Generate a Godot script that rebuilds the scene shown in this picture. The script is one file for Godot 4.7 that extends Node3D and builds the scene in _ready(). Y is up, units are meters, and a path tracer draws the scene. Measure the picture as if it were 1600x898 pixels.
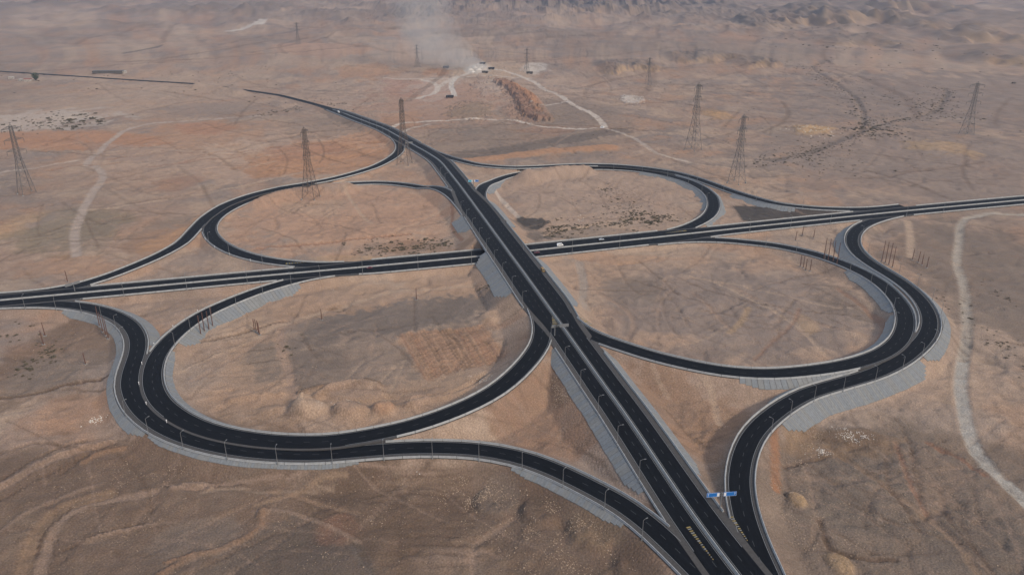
extends Node3D
# Desert cloverleaf interchange seen from the air. Units are metres, y is up; the camera hangs 220 m above the datum and looks along -z.

const ROADS := {
	"main": [90.3, 4.5, -214.8, 82.8, 4.6, -239.7, 75.9, 4.9, -264.8, 69.6, 5.6, -290, 63.4, 6.4, -315.3, 57.1, 7, -340.5, 50.5, 7.3, -365.6, 44, 7.6, -390.8, 37.5, 7.9, -416, 31.1, 8.1, -441.2, 24.6, 8.3, -466.3, 18.2, 8.4, -491.5, 11.7, 8.5, -516.7, 5.3, 8.5, -541.9, -1.2, 8.4, -567.1, -7.6, 8.4, -592.3, -14.1, 8.3, -617.5, -20.4, 8.1, -642.7, -26.7, 7.8, -667.9, -33, 7.5, -693.1, -39.3, 7.3, -718.4, -45.6, 7, -743.6, -52, 6.7, -768.8, -59, 6.3, -795.9, -65.6, 6, -821, -72.3, 5.6, -846.2, -78.9, 5.3, -871.3, -86.8, 4.9, -896, -96.9, 4.6, -919.9, -107.7, 4.3, -943.6, -119.4, 4.2, -966.8, -131.2, 4.2, -989.9, -142.9, 4.1, -1013.1, -154.6, 4.1, -1036.4, -166.2, 4.1, -1059.7, -178.3, 4, -1082.6, -192.3, 4.1, -1104.5, -207.3, 4.2, -1125.7, -222.3, 4.4, -1147, -237.3, 4.5, -1168.2, -252.2, 4.7, -1189.5, -266.6, 4.3, -1211.1, -280.7, 3.5, -1233, -294.7, 2.7, -1254.9, -308.7, 2, -1276.7, -323.6, 1.3, -1298, -340, 1, -1318.1, -356.9, 0.8, -1337.9, -373.8, 0.6, -1357.7, -390.6, 0.3, -1377.5, -407.7, 0.1, -1397, -426.6, 0, -1414.6, -447.4, 0, -1430.2, -468.4, 0, -1445.5, -489.5, 0, -1460.7, -510.7, 0, -1475.8, -531.8, 0, -1490.9, -553, 0, -1506, -574.8, 0, -1520.2, -597.2, 0, -1533.3, -619.9, 0, -1546, -643.5, 0, -1556.6, -667.9, 0, -1565.4, -692.5, 0, -1574, -717, 0, -1582.6, -741.5, 0, -1591.3, -766, 0, -1599.9, -790.4, 0, -1608.9, -816.5, 0, -1619.1, -840.7, 0, -1628.6, -864.9, 0, -1638, -889.2, 0, -1647.5, -913.4, 0, -1656.9, -937.6, 0, -1666.4, -961.9, 0, -1675.6, -986.2, 0, -1684.8, -1010.6, 0, -1694, -1034.9, 0, -1703.1, -1059.2, 0, -1712.3, -1083.5, 0, -1721.5, -1107.9, 0, -1730.7, -1132.1, 0, -1740.1, -1156.3, 0, -1749.6, -1180.5, 0, -1759.2, -1204.6, 0, -1768.8, -1228.8, 0, -1778.4, -1253, 0, -1787.9, -1277.2, 0, -1797.5, -1301.3, 0, -1807.1, -1325.5, 0, -1816.7, -1349.7, 0, -1826.2],
	"cross": [-433.8, 0.8, -474.3, -359.9, 0.8, -495.4, -279.6, 0.8, -516.5, -193.5, 0.8, -539.7, -100.4, 0.8, -563.4, -19.7, 0.8, -585.3, 11.6, 0.8, -595.2, 115.6, 0.8, -627, 231.3, 0.8, -663, 365.3, 0.8, -703.1, 511.5, 0.8, -743, 671.1, 0.8, -784.5],
	"sw_loop": [-127.8, 0.8, -549.9, -140.9, 0.8, -545, -153.3, 0.8, -538.7, -164.5, 0.8, -530.6, -174.9, 0.8, -521.2, -184.4, 0.8, -511, -192.5, 0.9, -499.7, -199.8, 1, -487.8, -206.2, 1.2, -475.4, -210.8, 1.3, -462.3, -213.6, 1.4, -448.6, -214.8, 1.6, -434.7, -214.6, 1.7, -420.8, -212.6, 1.9, -407, -208.8, 2, -393.6, -203.6, 2.1, -380.7, -196.9, 2.3, -368.4, -188.7, 2.4, -357.2, -179, 2.6, -347.3, -168.1, 2.7, -338.6, -156.2, 2.8, -331.3, -143.4, 3, -325.7, -130.1, 3.2, -321.7, -118.3, 3.3, -319.4, -104.5, 3.6, -317.9, -90.9, 3.9, -318, -77.6, 4.2, -320.6, -64.3, 4.5, -324.7, -51.4, 4.8, -329.9, -39.3, 5.1, -336.7, -27.9, 5.4, -344.7, -17.3, 5.7, -353.9, -8.1, 6, -364.2, -0.4, 6.3, -375.8, 6.3, 6.7, -388.1, 12.1, 7, -400.8, 16.4, 7.3, -414, 18.6, 7.6, -427.7, 19, 7.9, -441.6, 17.8, 8.1, -455.5, 15.6, 8.2, -469.3, 12.5, 8.2, -483, 9.3, 8.2, -496.6, 6.1, 8.2, -510.3, 2.9, 8.2, -523.9],
	"sw_ramp": [-379.3, 0.8, -483.8, -365.6, 0.8, -486.7, -351.8, 0.8, -489, -337.9, 0.8, -490.1, -323.9, 0.8, -490.1, -310.1, 0.8, -488.4, -296.6, 0.9, -484.9, -283.8, 1, -479.5, -271.7, 1.1, -472.6, -260.5, 1.2, -464.3, -250.5, 1.3, -454.7, -240.9, 1.5, -442.1, -234, 1.6, -430, -228.6, 1.7, -417.1, -224.4, 1.8, -403.8, -220.2, 1.9, -390.4, -214.9, 2, -377.5, -208, 2.1, -365.5, -199.8, 2.2, -354.2, -190.3, 2.4, -343.9, -179.8, 2.5, -334.8, -168.3, 2.6, -327, -155.9, 2.7, -320.6, -142.9, 2.8, -315.5, -129.4, 2.9, -311.7, -115.7, 3.1, -309.3, -102.1, 3.2, -308.2, -90.2, 3.3, -308.3, -78.2, 3.4, -309.7, -64.6, 3.6, -311.4, -50.7, 3.7, -312.7, -36.7, 3.8, -312.9, -20.8, 4, -311.6, -7.3, 4.1, -308.5, 5.6, 4.2, -303.4, 17.5, 4.3, -296.2, 28.4, 4.5, -287.4, 38.7, 4.5, -278, 48.4, 4.6, -268, 56.8, 4.6, -256.9, 63.9, 4.6, -244.9, 70.5, 4.6, -232.5, 76.8, 4.6, -220],
	"se_ramp": [97.1, 4.6, -214.8, 97.4, 4.6, -228.7, 97.2, 4.6, -242.7, 97.7, 4.6, -256.7, 99.2, 4.6, -270.6, 102, 4.6, -284.2, 106.3, 4.5, -297.5, 111.9, 4.4, -310.3, 118.8, 4.3, -322.4, 127.2, 4.2, -333.5, 136.8, 4.1, -343.7, 147.1, 4, -353.1, 159.8, 3.9, -362.7, 172, 3.8, -369.3, 184.6, 3.7, -375.3, 197.3, 3.6, -381.3, 209.5, 3.5, -388.1, 221, 3.4, -395.9, 231.9, 3.3, -404.7, 242.1, 3.1, -414.3, 251.8, 3, -424.3, 260.8, 2.9, -435, 268.7, 2.8, -446.5, 275.3, 2.7, -458.8, 280.4, 2.6, -471.7, 284.2, 2.5, -485.2, 286.5, 2.4, -498.9, 287.5, 2.3, -512.8, 287.1, 2.2, -526.8, 285.6, 2, -540.7, 283.4, 1.9, -554.5, 281.8, 1.8, -568.3, 281.5, 1.7, -582.3, 283.1, 1.6, -596.1, 286.9, 1.4, -611.5, 291.9, 1.3, -624.5, 298, 1.2, -637.1, 305.5, 1.1, -648.8, 314.1, 1, -659.8, 324.1, 0.9, -669.5, 334.9, 0.8, -678.3, 346.5, 0.8, -686.1, 358.6, 0.8, -693.1, 370.9, 0.8, -699.7, 383.6, 0.8, -705.5, 396.6, 0.8, -710.6],
	"se_loop": [18.9, 8.2, -500.2, 22.7, 8.2, -486.8, 26.7, 8.2, -473.3, 31.5, 8.2, -460.2, 37, 8.2, -447.4, 43.1, 8.1, -434.9, 51.5, 7.9, -424, 62, 7.6, -414.9, 71.7, 7.3, -407.9, 83.5, 7, -400.3, 95.9, 6.7, -393.8, 108.7, 6.4, -388.2, 121.9, 6.1, -384.1, 135.7, 5.8, -382.3, 148.9, 5.5, -382.6, 161.2, 5.2, -384.7, 174.4, 4.9, -387.9, 187.7, 4.6, -392.1, 200.6, 4.3, -397.4, 212.9, 4, -404, 224.3, 3.7, -412, 234.5, 3.4, -421.4, 242.3, 3.2, -430.4, 250.2, 3, -441.9, 257, 2.9, -454.1, 262.7, 2.8, -466.9, 267, 2.6, -480.1, 269.6, 2.5, -493.8, 271.2, 2.3, -507.7, 271.3, 2.2, -521.6, 269.7, 2, -535.4, 266, 1.9, -548.9, 260.9, 1.8, -561.9, 254.4, 1.6, -574.1, 246.3, 1.5, -585.4, 236.7, 1.3, -595.5, 225.9, 1.2, -604.2, 215.6, 1.1, -610, 202.7, 0.9, -615.5, 189.6, 0.8, -620.1, 176, 0.8, -622.9, 162.1, 0.8, -623.9, 148.2, 0.8, -623.1, 134.5, 0.8, -620.4, 121, 0.8, -616.9],
	"ne_loop": [-12.5, 7.5, -655.4, -16.1, 7.4, -669, -19.6, 7.4, -682.5, -23.3, 7.2, -696, -27.2, 7, -709.5, -30.5, 6.7, -723, -31.8, 6, -736.8, -31.8, 5.2, -750.8, -30.6, 4.4, -764.7, -28.9, 3.7, -776.6, -25.9, 2.9, -790.2, -21.9, 2.2, -803.6, -16.3, 1.5, -816.3, -9.6, 0.9, -828.6, -2, 0.2, -840.2, 7.2, -0.4, -850.7, 17.8, -0.8, -859, 30.5, -1, -864.3, 43.9, -1, -868.5, 57.4, -1, -872.2, 70.9, -0.9, -875.5, 84.6, -0.9, -877.7, 98.4, -0.7, -877.4, 112.3, -0.5, -875.6, 125.8, -0.3, -872.3, 136.9, -0.1, -868.1, 149.2, 0.1, -861.7, 160.3, 0.3, -853.3, 170.4, 0.5, -843.7, 179.1, 0.7, -832.9, 186.9, 0.9, -821.3, 193.2, 1, -809, 197.6, 1, -795.8, 200.9, 1, -782.3, 202.3, 0.9, -768.4, 202.4, 0.9, -754.5, 200.6, 0.9, -740.7, 197.8, 0.9, -727, 193.8, 0.9, -713.6, 188.7, 0.8, -700.6, 182.5, 0.8, -688.2, 175.8, 0.8, -678.3, 167, 0.8, -667.5, 157.2, 0.8, -657.6, 146.4, 0.8, -648.9, 134.4, 0.8, -641.9, 121.5, 0.8, -636.6, 108.3, 0.8, -631.8, 95.3, 0.8, -626.7, 82.3, 0.8, -621.5],
	"ne_ramp": [-119.1, 4, -981.9, -113, 4, -969.3, -106.8, 4, -956.7, -100.3, 4, -944.3, -92.9, 4, -932.5, -85, 3.9, -920.9, -76.8, 3.9, -909.6, -67.9, 3.8, -898.9, -57.7, 3.6, -889.4, -46.3, 3.5, -881.5, -33.8, 3.3, -875.4, -20.7, 3.2, -870.6, -9.1, 3.1, -867.7, 4.5, 2.9, -866.8, 18.3, 2.8, -868.6, 32, 2.6, -871.3, 45.6, 2.5, -874.7, 59, 2.3, -878.4, 72.7, 2.2, -881.1, 86.6, 2.1, -882.6, 100.5, 1.9, -882.7, 114.4, 1.8, -881.5, 128, 1.6, -878.7, 141.3, 1.5, -874.3, 153.9, 1.5, -868.4, 165.9, 1.4, -861.3, 177.4, 1.4, -853.5, 187.2, 1.3, -843.8, 195.7, 1.3, -832.8, 203.4, 1.3, -821.2, 209.9, 1.2, -808.8, 216.2, 1.2, -796.3, 222.5, 1.1, -783.8, 228.9, 1.1, -771.4, 236.1, 1.1, -759.4, 243, 1, -749.6, 251.2, 1, -738.4, 261.1, 0.9, -729.2, 273.1, 0.9, -722.3, 286.1, 0.9, -717.5, 299.7, 0.8, -714.3, 313.5, 0.8, -712.5, 327.5, 0.8, -711.8, 341.4, 0.8, -712.5, 355.1, 0.8, -715, 368.5, 0.8, -718.8, 381.8, 0.8, -723.2],
	"nw_loop": [-108.5, 0.8, -566.9, -122.5, 0.8, -566, -136.4, 0.8, -564.7, -150.2, 0.8, -563.9, -164, 0.8, -565.3, -177.7, 0.8, -568.2, -191, 0.8, -572.5, -203.7, 0.8, -578.2, -215.7, 0.8, -585.2, -227, 0.8, -593.5, -237.3, 0.8, -602.8, -246.7, 0.8, -613.1, -255.1, 0.8, -624.3, -262.4, 0.8, -636.2, -268.3, 0.8, -648.8, -272.4, 0.8, -662.1, -274.8, 0.8, -675.8, -275.4, 0.8, -689.7, -274.2, 0.8, -703.6, -271.8, 0.7, -717.3, -268.1, 0.6, -730.8, -263.4, 0.3, -744, -257.6, 0.1, -756.6, -248.9, -0.3, -769.7, -239.2, -0.6, -779.8, -228.5, -0.8, -788.5, -216.4, -0.9, -795.4, -203.7, -1, -801.2, -190.6, -1, -806.1, -177.3, -1, -810.3, -163.7, -1, -813.2, -150, -0.9, -814.4, -136.5, -0.6, -812.2, -123.5, -0.1, -807.2, -111.6, 0.4, -800.2, -100.2, 0.9, -792.1, -89.5, 1.4, -783.1, -79.8, 2.1, -773.2, -71.8, 2.9, -761.9, -64.9, 3.9, -749.7, -59.2, 4.8, -737, -54.3, 5.8, -723.9, -50.1, 6.6, -710.5, -46.2, 6.9, -697, -42.4, 7.1, -683.6, -38.6, 7.3, -670.1],
	"nw_ramp": [-380.3, 0.8, -499.1, -366.8, 0.8, -502.9, -353.2, 0.8, -506, -339.9, 0.8, -510.1, -327.7, 0.8, -516.5, -317.1, 0.8, -525.3, -308.5, 0.8, -536.2, -301.5, 0.8, -548.2, -295.4, 0.9, -560.8, -290.8, 0.9, -571.9, -286.1, 0.9, -585.1, -282.5, 1, -598.6, -280.2, 1, -612.3, -280.2, 1, -626.1, -281.2, 1.1, -640.1, -282.5, 1.1, -654, -283.6, 1.1, -668, -284.4, 1.2, -681.9, -283.8, 1.2, -695.9, -282.5, 1.3, -709.8, -280.2, 1.3, -723.5, -275.7, 1.3, -736.6, -269.9, 1.4, -749.3, -262.9, 1.4, -761.3, -254.3, 1.4, -772.2, -244.7, 1.5, -782.3, -235.4, 1.6, -789.7, -224, 1.6, -797.7, -212.7, 1.8, -806.1, -201.8, 1.9, -814.8, -191.8, 2, -824.6, -182.7, 2.2, -835.1, -174.2, 2.3, -846.2, -166.5, 2.4, -857.9, -159.4, 2.5, -869.9, -153.9, 2.7, -882.6, -149.6, 2.8, -895.9, -145.7, 2.9, -909.4, -142.8, 3.1, -923, -140.7, 3.2, -936.8, -140.2, 3.3, -950.7, -141.3, 3.5, -964.6, -143.2, 3.6, -978.5, -145.8, 3.7, -990.1, -149.6, 3.8, -1003.6, -153.7, 3.9, -1017, -158.1, 4, -1030.2, -163, 4, -1043.4, -168.2, 4, -1056.3, -174.5, 4, -1068.7, -181.9, 4, -1080.6, -189.5, 4, -1092.4],
}

var rng := RandomNumberGenerator.new()
var roads := {}
var xs := PackedFloat32Array()
var zs := PackedFloat32Array()
var nx := 0
var nz := 0
var H := PackedFloat32Array()
var CO := PackedColorArray()
var NA := PackedFloat32Array()
var NB := PackedFloat32Array()
var taken := {}
var M := {}

# ------------------------------------------------------------------ soil colours (linear)
const TAN := Color(0.31, 0.22, 0.168)
const SAND := Color(0.41, 0.305, 0.225)
const ORANGE := Color(0.375, 0.218, 0.135)
const RED := Color(0.245, 0.135, 0.092)
const GREYB := Color(0.21, 0.165, 0.136)
const DKGREY := Color(0.135, 0.112, 0.098)
const MAUVE := Color(0.25, 0.196, 0.166)
const BROWN := Color(0.134, 0.092, 0.067)  # dark soil, deepened to stand for weaker light along the near edge
const DBROWN := Color(0.118, 0.08, 0.058)
const PALE := Color(0.50, 0.43, 0.37)
const WHITE := Color(0.52, 0.47, 0.42)
const OCHRE := Color(0.47, 0.31, 0.165)
const BLACKG := Color(0.055, 0.053, 0.052)
const OLIVE := Color(0.20, 0.165, 0.118)


func _ready() -> void:
	rng.seed = 7
	setup_view()
	make_materials()
	sample_roads()
	build_terrain()
	build_roads()
	build_bridge()
	build_barriers()
	build_revetments()
	build_lamps()
	build_signs()
	build_pylons()
	build_poles()
	build_vehicles()
	build_settlements()
	build_quarry()
	build_scrub_and_rocks()


func setup_view() -> void:
	var cam := Camera3D.new()
	cam.name = "camera"
	cam.position = Vector3(0, 220, 0)
	cam.rotation_degrees = Vector3(-22.9, 0, 0)
	cam.fov = 40.9
	cam.near = 1.0
	cam.far = 40000.0
	add_child(cam)
	cam.current = true
	var e := Environment.new()
	e.background_mode = Environment.BG_SKY
	var sm := ProceduralSkyMaterial.new()
	sm.sky_top_color = Color(0.49, 0.535, 0.605)
	sm.sky_horizon_color = Color(0.60, 0.62, 0.65)
	sm.sky_curve = 0.2
	sm.ground_bottom_color = Color(0.45, 0.38, 0.33)
	sm.ground_horizon_color = Color(0.66, 0.65, 0.66)
	sm.sun_angle_max = 1.0
	var sky := Sky.new()
	sky.sky_material = sm
	e.sky = sky
	e.tonemap_mode = Environment.TONE_MAPPER_LINEAR
	e.tonemap_exposure = 2.45
	e.fog_enabled = true
	e.fog_density = 0.000048
	e.fog_light_color = Color(0.76, 0.82, 0.93)
	e.volumetric_fog_enabled = true
	e.volumetric_fog_density = 0.0
	e.sdfgi_enabled = true
	e.ssao_enabled = true
	e.ssil_enabled = true
	var we := WorldEnvironment.new()
	we.name = "world_environment"
	we.environment = e
	add_child(we)
	var sun := DirectionalLight3D.new()
	sun.name = "sun"
	sun.light_energy = 0.5
	sun.light_color = Color(1.0, 0.94, 0.86)
	sun.light_angular_distance = 12.0
	sun.shadow_enabled = true
	add_child(sun)
	sun.look_at_from_position(Vector3(130, 130, -90), Vector3(0, 0, -200))


# ------------------------------------------------------------------ helpers
func named(n: String) -> String:
	if not taken.has(n):
		taken[n] = 0
		return n
	taken[n] += 1
	return "%s_%03d" % [n, taken[n]]

func tag(o: Node, label: String, category := "", group := "", kind := "") -> void:
	if label: o.set_meta("label", label)
	if category: o.set_meta("category", category)
	if group: o.set_meta("group", group)
	if kind: o.set_meta("kind", kind)

func thing(n: String, label: String, category: String, at: Vector3, turn := 0.0, group := "") -> Node3D:
	var o := Node3D.new()
	o.name = named(n)
	add_child(o)
	o.position = at
	o.rotation.y = turn
	tag(o, label, category, group)
	return o

func copy_of(src: Node3D, n: String, label: String, at: Vector3, turn: float, group := "") -> Node3D:
	var o: Node3D = src.duplicate()
	o.name = named(n)
	add_child(o)
	o.position = at
	o.rotation.y = turn
	o.set_meta("label", label)
	if group: o.set_meta("group", group)
	return o

func st_new() -> SurfaceTool:
	var st := SurfaceTool.new()
	st.begin(Mesh.PRIMITIVE_TRIANGLES)
	return st

func part(st: SurfaceTool, n: String, mat: Material, parent: Node, smooth := false) -> MeshInstance3D:
	st.generate_normals()
	var mi := MeshInstance3D.new()
	mi.mesh = st.commit()
	mi.name = n
	mi.material_override = null
	mi.set_surface_override_material(0, mat)
	parent.add_child(mi, true)
	return mi

func inst(mesh: Mesh, n: String, mat: Material, parent: Node, xf: Transform3D) -> MeshInstance3D:
	var mi := MeshInstance3D.new()
	mi.mesh = mesh
	mi.name = n
	mi.set_surface_override_material(0, mat)
	mi.transform = xf
	parent.add_child(mi, true)
	return mi

func flat(st: SurfaceTool) -> void:
	st.set_smooth_group(-1)

func quad(st: SurfaceTool, a: Vector3, b: Vector3, c: Vector3, d: Vector3) -> void:
	st.set_smooth_group(-1)
	st.add_vertex(a); st.add_vertex(b); st.add_vertex(c)
	st.add_vertex(a); st.add_vertex(c); st.add_vertex(d)

func tri(st: SurfaceTool, a: Vector3, b: Vector3, c: Vector3) -> void:
	st.set_smooth_group(-1)
	st.add_vertex(a); st.add_vertex(b); st.add_vertex(c)

func box(st: SurfaceTool, c: Vector3, s: Vector3, b := Basis()) -> void:
	var h := s * 0.5
	var v: Array[Vector3] = []
	for k in 8:
		v.append(c + b * Vector3(h.x if k & 1 else -h.x, h.y if k & 2 else -h.y, h.z if k & 4 else -h.z))
	quad(st, v[4], v[6], v[7], v[5]); quad(st, v[1], v[3], v[2], v[0])
	quad(st, v[0], v[2], v[6], v[4]); quad(st, v[5], v[7], v[3], v[1])
	quad(st, v[2], v[3], v[7], v[6]); quad(st, v[4], v[5], v[1], v[0])

func tube(st: SurfaceTool, a: Vector3, b: Vector3, ra: float, rb: float, n := 6) -> void:
	var d := (b - a).normalized()
	var u := d.cross(Vector3.RIGHT if absf(d.x) < 0.8 else Vector3.UP).normalized()
	var w := d.cross(u)
	st.set_smooth_group(0)
	for k in n:
		var t0 := TAU * k / n
		var t1 := TAU * (k + 1) / n
		var e0 := u * cos(t0) + w * sin(t0)
		var e1 := u * cos(t1) + w * sin(t1)
		st.add_vertex(a + e0 * ra); st.add_vertex(b + e0 * rb); st.add_vertex(b + e1 * rb)
		st.add_vertex(a + e0 * ra); st.add_vertex(b + e1 * rb); st.add_vertex(a + e1 * ra)
	st.set_smooth_group(-1)
	for k in range(1, n - 1):
		var p := [0, k, k + 1]
		for q in p:
			st.add_vertex(b + (u * cos(TAU * q / n) + w * sin(TAU * q / n)) * rb)

func srgb(c: Color) -> Color:
	return c.linear_to_srgb()

func noise_tex(freq: float, oct: int, lo: Color, hi: Color, size := 1024, sd := 1, kind := FastNoiseLite.TYPE_SIMPLEX_SMOOTH) -> NoiseTexture2D:
	var n := FastNoiseLite.new()
	n.noise_type = kind
	n.frequency = freq
	n.fractal_octaves = oct
	n.seed = sd
	var t := NoiseTexture2D.new()
	t.width = size
	t.height = size
	t.seamless = true
	t.generate_mipmaps = false
	t.noise = n
	var g := Gradient.new()
	g.set_color(0, lo)
	g.set_color(1, hi)
	t.color_ramp = g
	return t

func normal_tex(freq: float, oct: int, bump: float, size := 1024, sd := 3) -> NoiseTexture2D:
	var t := noise_tex(freq, oct, Color.BLACK, Color.WHITE, size, sd)
	t.color_ramp = null
	t.as_normal_map = true
	t.bump_strength = bump
	return t

func mat(lin: Color, rough := 0.85, tex: Texture2D = null, scale := 0.1, metal := 0.0) -> StandardMaterial3D:
	var m := StandardMaterial3D.new()
	m.albedo_color = srgb(lin)
	m.roughness = rough
	m.metallic = metal
	if tex:
		m.albedo_texture = tex
		m.uv1_triplanar = true
		m.uv1_world_triplanar = true
		m.uv1_scale = Vector3.ONE * scale
	return m

func make_materials() -> void:
	var grain := noise_tex(0.02, 5, Color(0.80, 0.80, 0.80), Color(1, 1, 1), 512, 5)
	var blotch := noise_tex(0.012, 4, Color(0.82, 0.815, 0.80), Color(1, 1, 1), 512, 9)
	M.asphalt = StandardMaterial3D.new()
	M.asphalt.albedo_color = srgb(Color(0.0066, 0.0084, 0.0118))
	M.asphalt.albedo_texture = noise_tex(0.014, 5, Color(0.50, 0.51, 0.54), Color(1, 0.98, 0.95), 512, 41)
	M.asphalt.detail_enabled = true
	M.asphalt.detail_blend_mode = BaseMaterial3D.BLEND_MODE_MUL
	M.asphalt.detail_albedo = noise_tex(0.03, 5, Color(0.7, 0.7, 0.7), Color(1, 1, 1), 512, 43)
	M.asphalt.detail_uv_layer = BaseMaterial3D.DETAIL_UV_2
	M.asphalt.roughness = 0.72
	M.asphalt.metallic_specular = 0.2
	M.asphalt_old = mat(Color(0.052, 0.047, 0.044), 0.9, grain, 0.05)
	M.white_line = mat(Color(0.2, 0.205, 0.21), 0.7, grain, 0.15)
	M.dash = mat(Color(0.06, 0.063, 0.067), 0.7, grain, 0.15)
	M.yellow = mat(Color(0.24, 0.17, 0.045), 0.7, grain, 0.15)
	M.paint = mat(Color(0.2, 0.195, 0.185), 0.7, grain, 0.15)
	M.concrete = mat(Color(0.26, 0.257, 0.252), 0.85, blotch, 0.06)
	M.barrier = mat(Color(0.33, 0.335, 0.34), 0.85, blotch, 0.06)
	M.concrete_dark = mat(Color(0.24, 0.23, 0.22), 0.9, blotch, 0.06)
	M.median = mat(Color(0.20, 0.198, 0.195), 0.88, blotch, 0.07)
	M.slab = []
	for c in [Color(0.185, 0.197, 0.209), Color(0.192, 0.2, 0.208), Color(0.176, 0.188, 0.2), Color(0.19, 0.191, 0.188), Color(0.205, 0.207, 0.204)]:
		M.slab.append(mat(c, 0.9, blotch, 0.09))
	M.joint = mat(Color(0.15, 0.14, 0.13), 0.95, blotch, 0.1)
	M.galv = mat(Color(0.24, 0.245, 0.25), 0.55, grain, 0.4, 0.4)
	M.lattice = mat(Color(0.13, 0.125, 0.12), 0.7, grain, 0.2, 0.2)
	M.lattice_rust = mat(Color(0.105, 0.078, 0.063), 0.8, grain, 0.2)
	M.rust = mat(Color(0.115, 0.052, 0.036), 0.85, grain, 0.3)
	M.glassy = mat(Color(0.02, 0.022, 0.025), 0.15)
	M.blue = mat(Color(0.005, 0.115, 0.37), 0.6)
	M.cyan = mat(Color(0.05, 0.3, 0.42), 0.6)
	M.sign_white = mat(Color(0.6, 0.6, 0.6), 0.6)
	M.car_white = mat(Color(0.78, 0.78, 0.78), 0.35)
	M.car_silver = mat(Color(0.42, 0.44, 0.46), 0.35, null, 1.0, 0.3)
	M.car_maroon = mat(Color(0.09, 0.015, 0.02), 0.35)
	M.car_dark = mat(Color(0.03, 0.03, 0.033), 0.4)
	M.truck_yellow = mat(Color(0.22, 0.13, 0.035), 0.5)
	M.tyre = mat(Color(0.02, 0.02, 0.02), 0.9)
	M.plaster = mat(Color(0.4, 0.36, 0.32), 0.9, blotch, 0.2)
	M.roof_red = mat(Color(0.25, 0.06, 0.04), 0.85, grain, 0.3)
	M.shed = mat(Color(0.1, 0.09, 0.08), 0.8, grain, 0.2)
	M.leaf = mat(Color(0.045, 0.06, 0.028), 0.8)
	M.scrub = mat(Color(0.085, 0.07, 0.043), 0.9)
	M.bark = mat(Color(0.09, 0.06, 0.04), 0.9)
	M.rock = mat(Color(0.34, 0.25, 0.18), 0.95, blotch, 0.6)
	M.rock_pale = mat(Color(0.55, 0.5, 0.45), 0.95, blotch, 0.6)
	M.lens = mat(Color(0.7, 0.7, 0.68), 0.3)
	# ground: colour by vertex, grain by two tiling textures
	var g := StandardMaterial3D.new()
	g.vertex_color_use_as_albedo = true
	g.albedo_color = Color(1, 1, 1)
	g.albedo_texture = noise_tex(0.07, 6, Color(0.78, 0.775, 0.77), Color(1, 1, 1), 1024, 21)
	g.roughness = 0.97
	g.metallic_specular = 0.25
	g.detail_enabled = true
	g.detail_blend_mode = BaseMaterial3D.BLEND_MODE_MUL
	g.detail_albedo = noise_tex(0.03, 6, Color(0.81, 0.805, 0.80), Color(1, 1, 1), 1024, 33)
	g.detail_uv_layer = BaseMaterial3D.DETAIL_UV_2
	g.normal_enabled = true
	g.normal_texture = normal_tex(0.05, 6, 9.0)
	g.normal_scale = 0.38
	M.ground = g


# ------------------------------------------------------------------ roads: sampled centre lines
func sample_roads() -> void:
	for k in ROADS:
		var f: Array = ROADS[k]
		var c := Curve3D.new()
		var n := f.size() / 3
		var pts: Array[Vector3] = []
		for i in n:
			pts.append(Vector3(f[3 * i], f[3 * i + 1], f[3 * i + 2]))
		for i in n:
			var a: Vector3 = pts[max(i - 1, 0)]
			var b: Vector3 = pts[min(i + 1, n - 1)]
			var tan_dir := (b - a).normalized()
			var li := pts[i].distance_to(a) / 3.0
			var lo := pts[i].distance_to(b) / 3.0
			c.add_point(pts[i], -tan_dir * li, tan_dir * lo)
		c.bake_interval = 1.0
		var total := c.get_baked_length()
		var m := int(total / 3.0)
		var P := PackedVector3Array()
		for i in m + 1:
			P.append(c.sample_baked(total * i / m, true))
		roads[k] = {"p": P, "main": k == "main" or k == "cross"}
	# ramps take over the height of the highway they join
	for k in roads:
		if roads[k].main: continue
		var P: PackedVector3Array = roads[k].p
		for i in P.size():
			var y := P[i].y
			for hw in ["main", "cross"]:
				var q := nearest(hw, P[i])
				var hp: Vector3 = roads[hw].p[q[0]]
				if absf(hp.y - P[i].y) > 5.0: continue
				var w := 1.0 - smoothstep(17.0, 42.0, q[1])
				y = lerpf(y, hp.y - 0.05, w)
			P[i].y = y
		roads[k].p = P
	for k in roads:
		var P: PackedVector3Array = roads[k].p
		var Tn := PackedVector3Array()
		var S := PackedFloat32Array()
		var s := 0.0
		for i in P.size():
			var d: Vector3 = P[min(i + 1, P.size() - 1)] - P[max(i - 1, 0)]
			d.y = 0
			Tn.append(d.normalized())
			if i: s += P[i].distance_to(P[i - 1])
			S.append(s)
		roads[k].t = Tn
		roads[k].s = S

func nearest(k: String, p: Vector3) -> Array:
	var P: PackedVector3Array = roads[k].p
	var best := 1e18
	var at := 0
	for i in P.size():
		var dx := P[i].x - p.x
		var dz := P[i].z - p.z
		var d := dx * dx + dz * dz
		if d < best:
			best = d
			at = i
	return [at, sqrt(best)]

func right_of(k: String, i: int) -> Vector3:
	var t: Vector3 = roads[k].t[i]
	return Vector3(-t.z, 0, t.x)

# half width of the black pavement; side -1 left, +1 right of the drawn direction
func half_w(k: String, i: int, side: int) -> float:
	var p: Vector3 = roads[k].p[i]
	if k == "main":
		var d := -p.z
		var aux := smoothstep(430.0, 480.0, d) * (1.0 - smoothstep(690.0, 760.0, d))
		var far := smoothstep(1150.0, 1320.0, d)
		return lerpf(10.2 + 3.4 * aux, 4.6, far)
	if k == "cross":
		var aux := smoothstep(-150.0, -100.0, p.x) * (1.0 - smoothstep(130.0, 190.0, p.x))
		return 10.2 + 3.4 * aux
	if k.ends_with("loop"):
		return 5.4
	return 5.0

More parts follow.
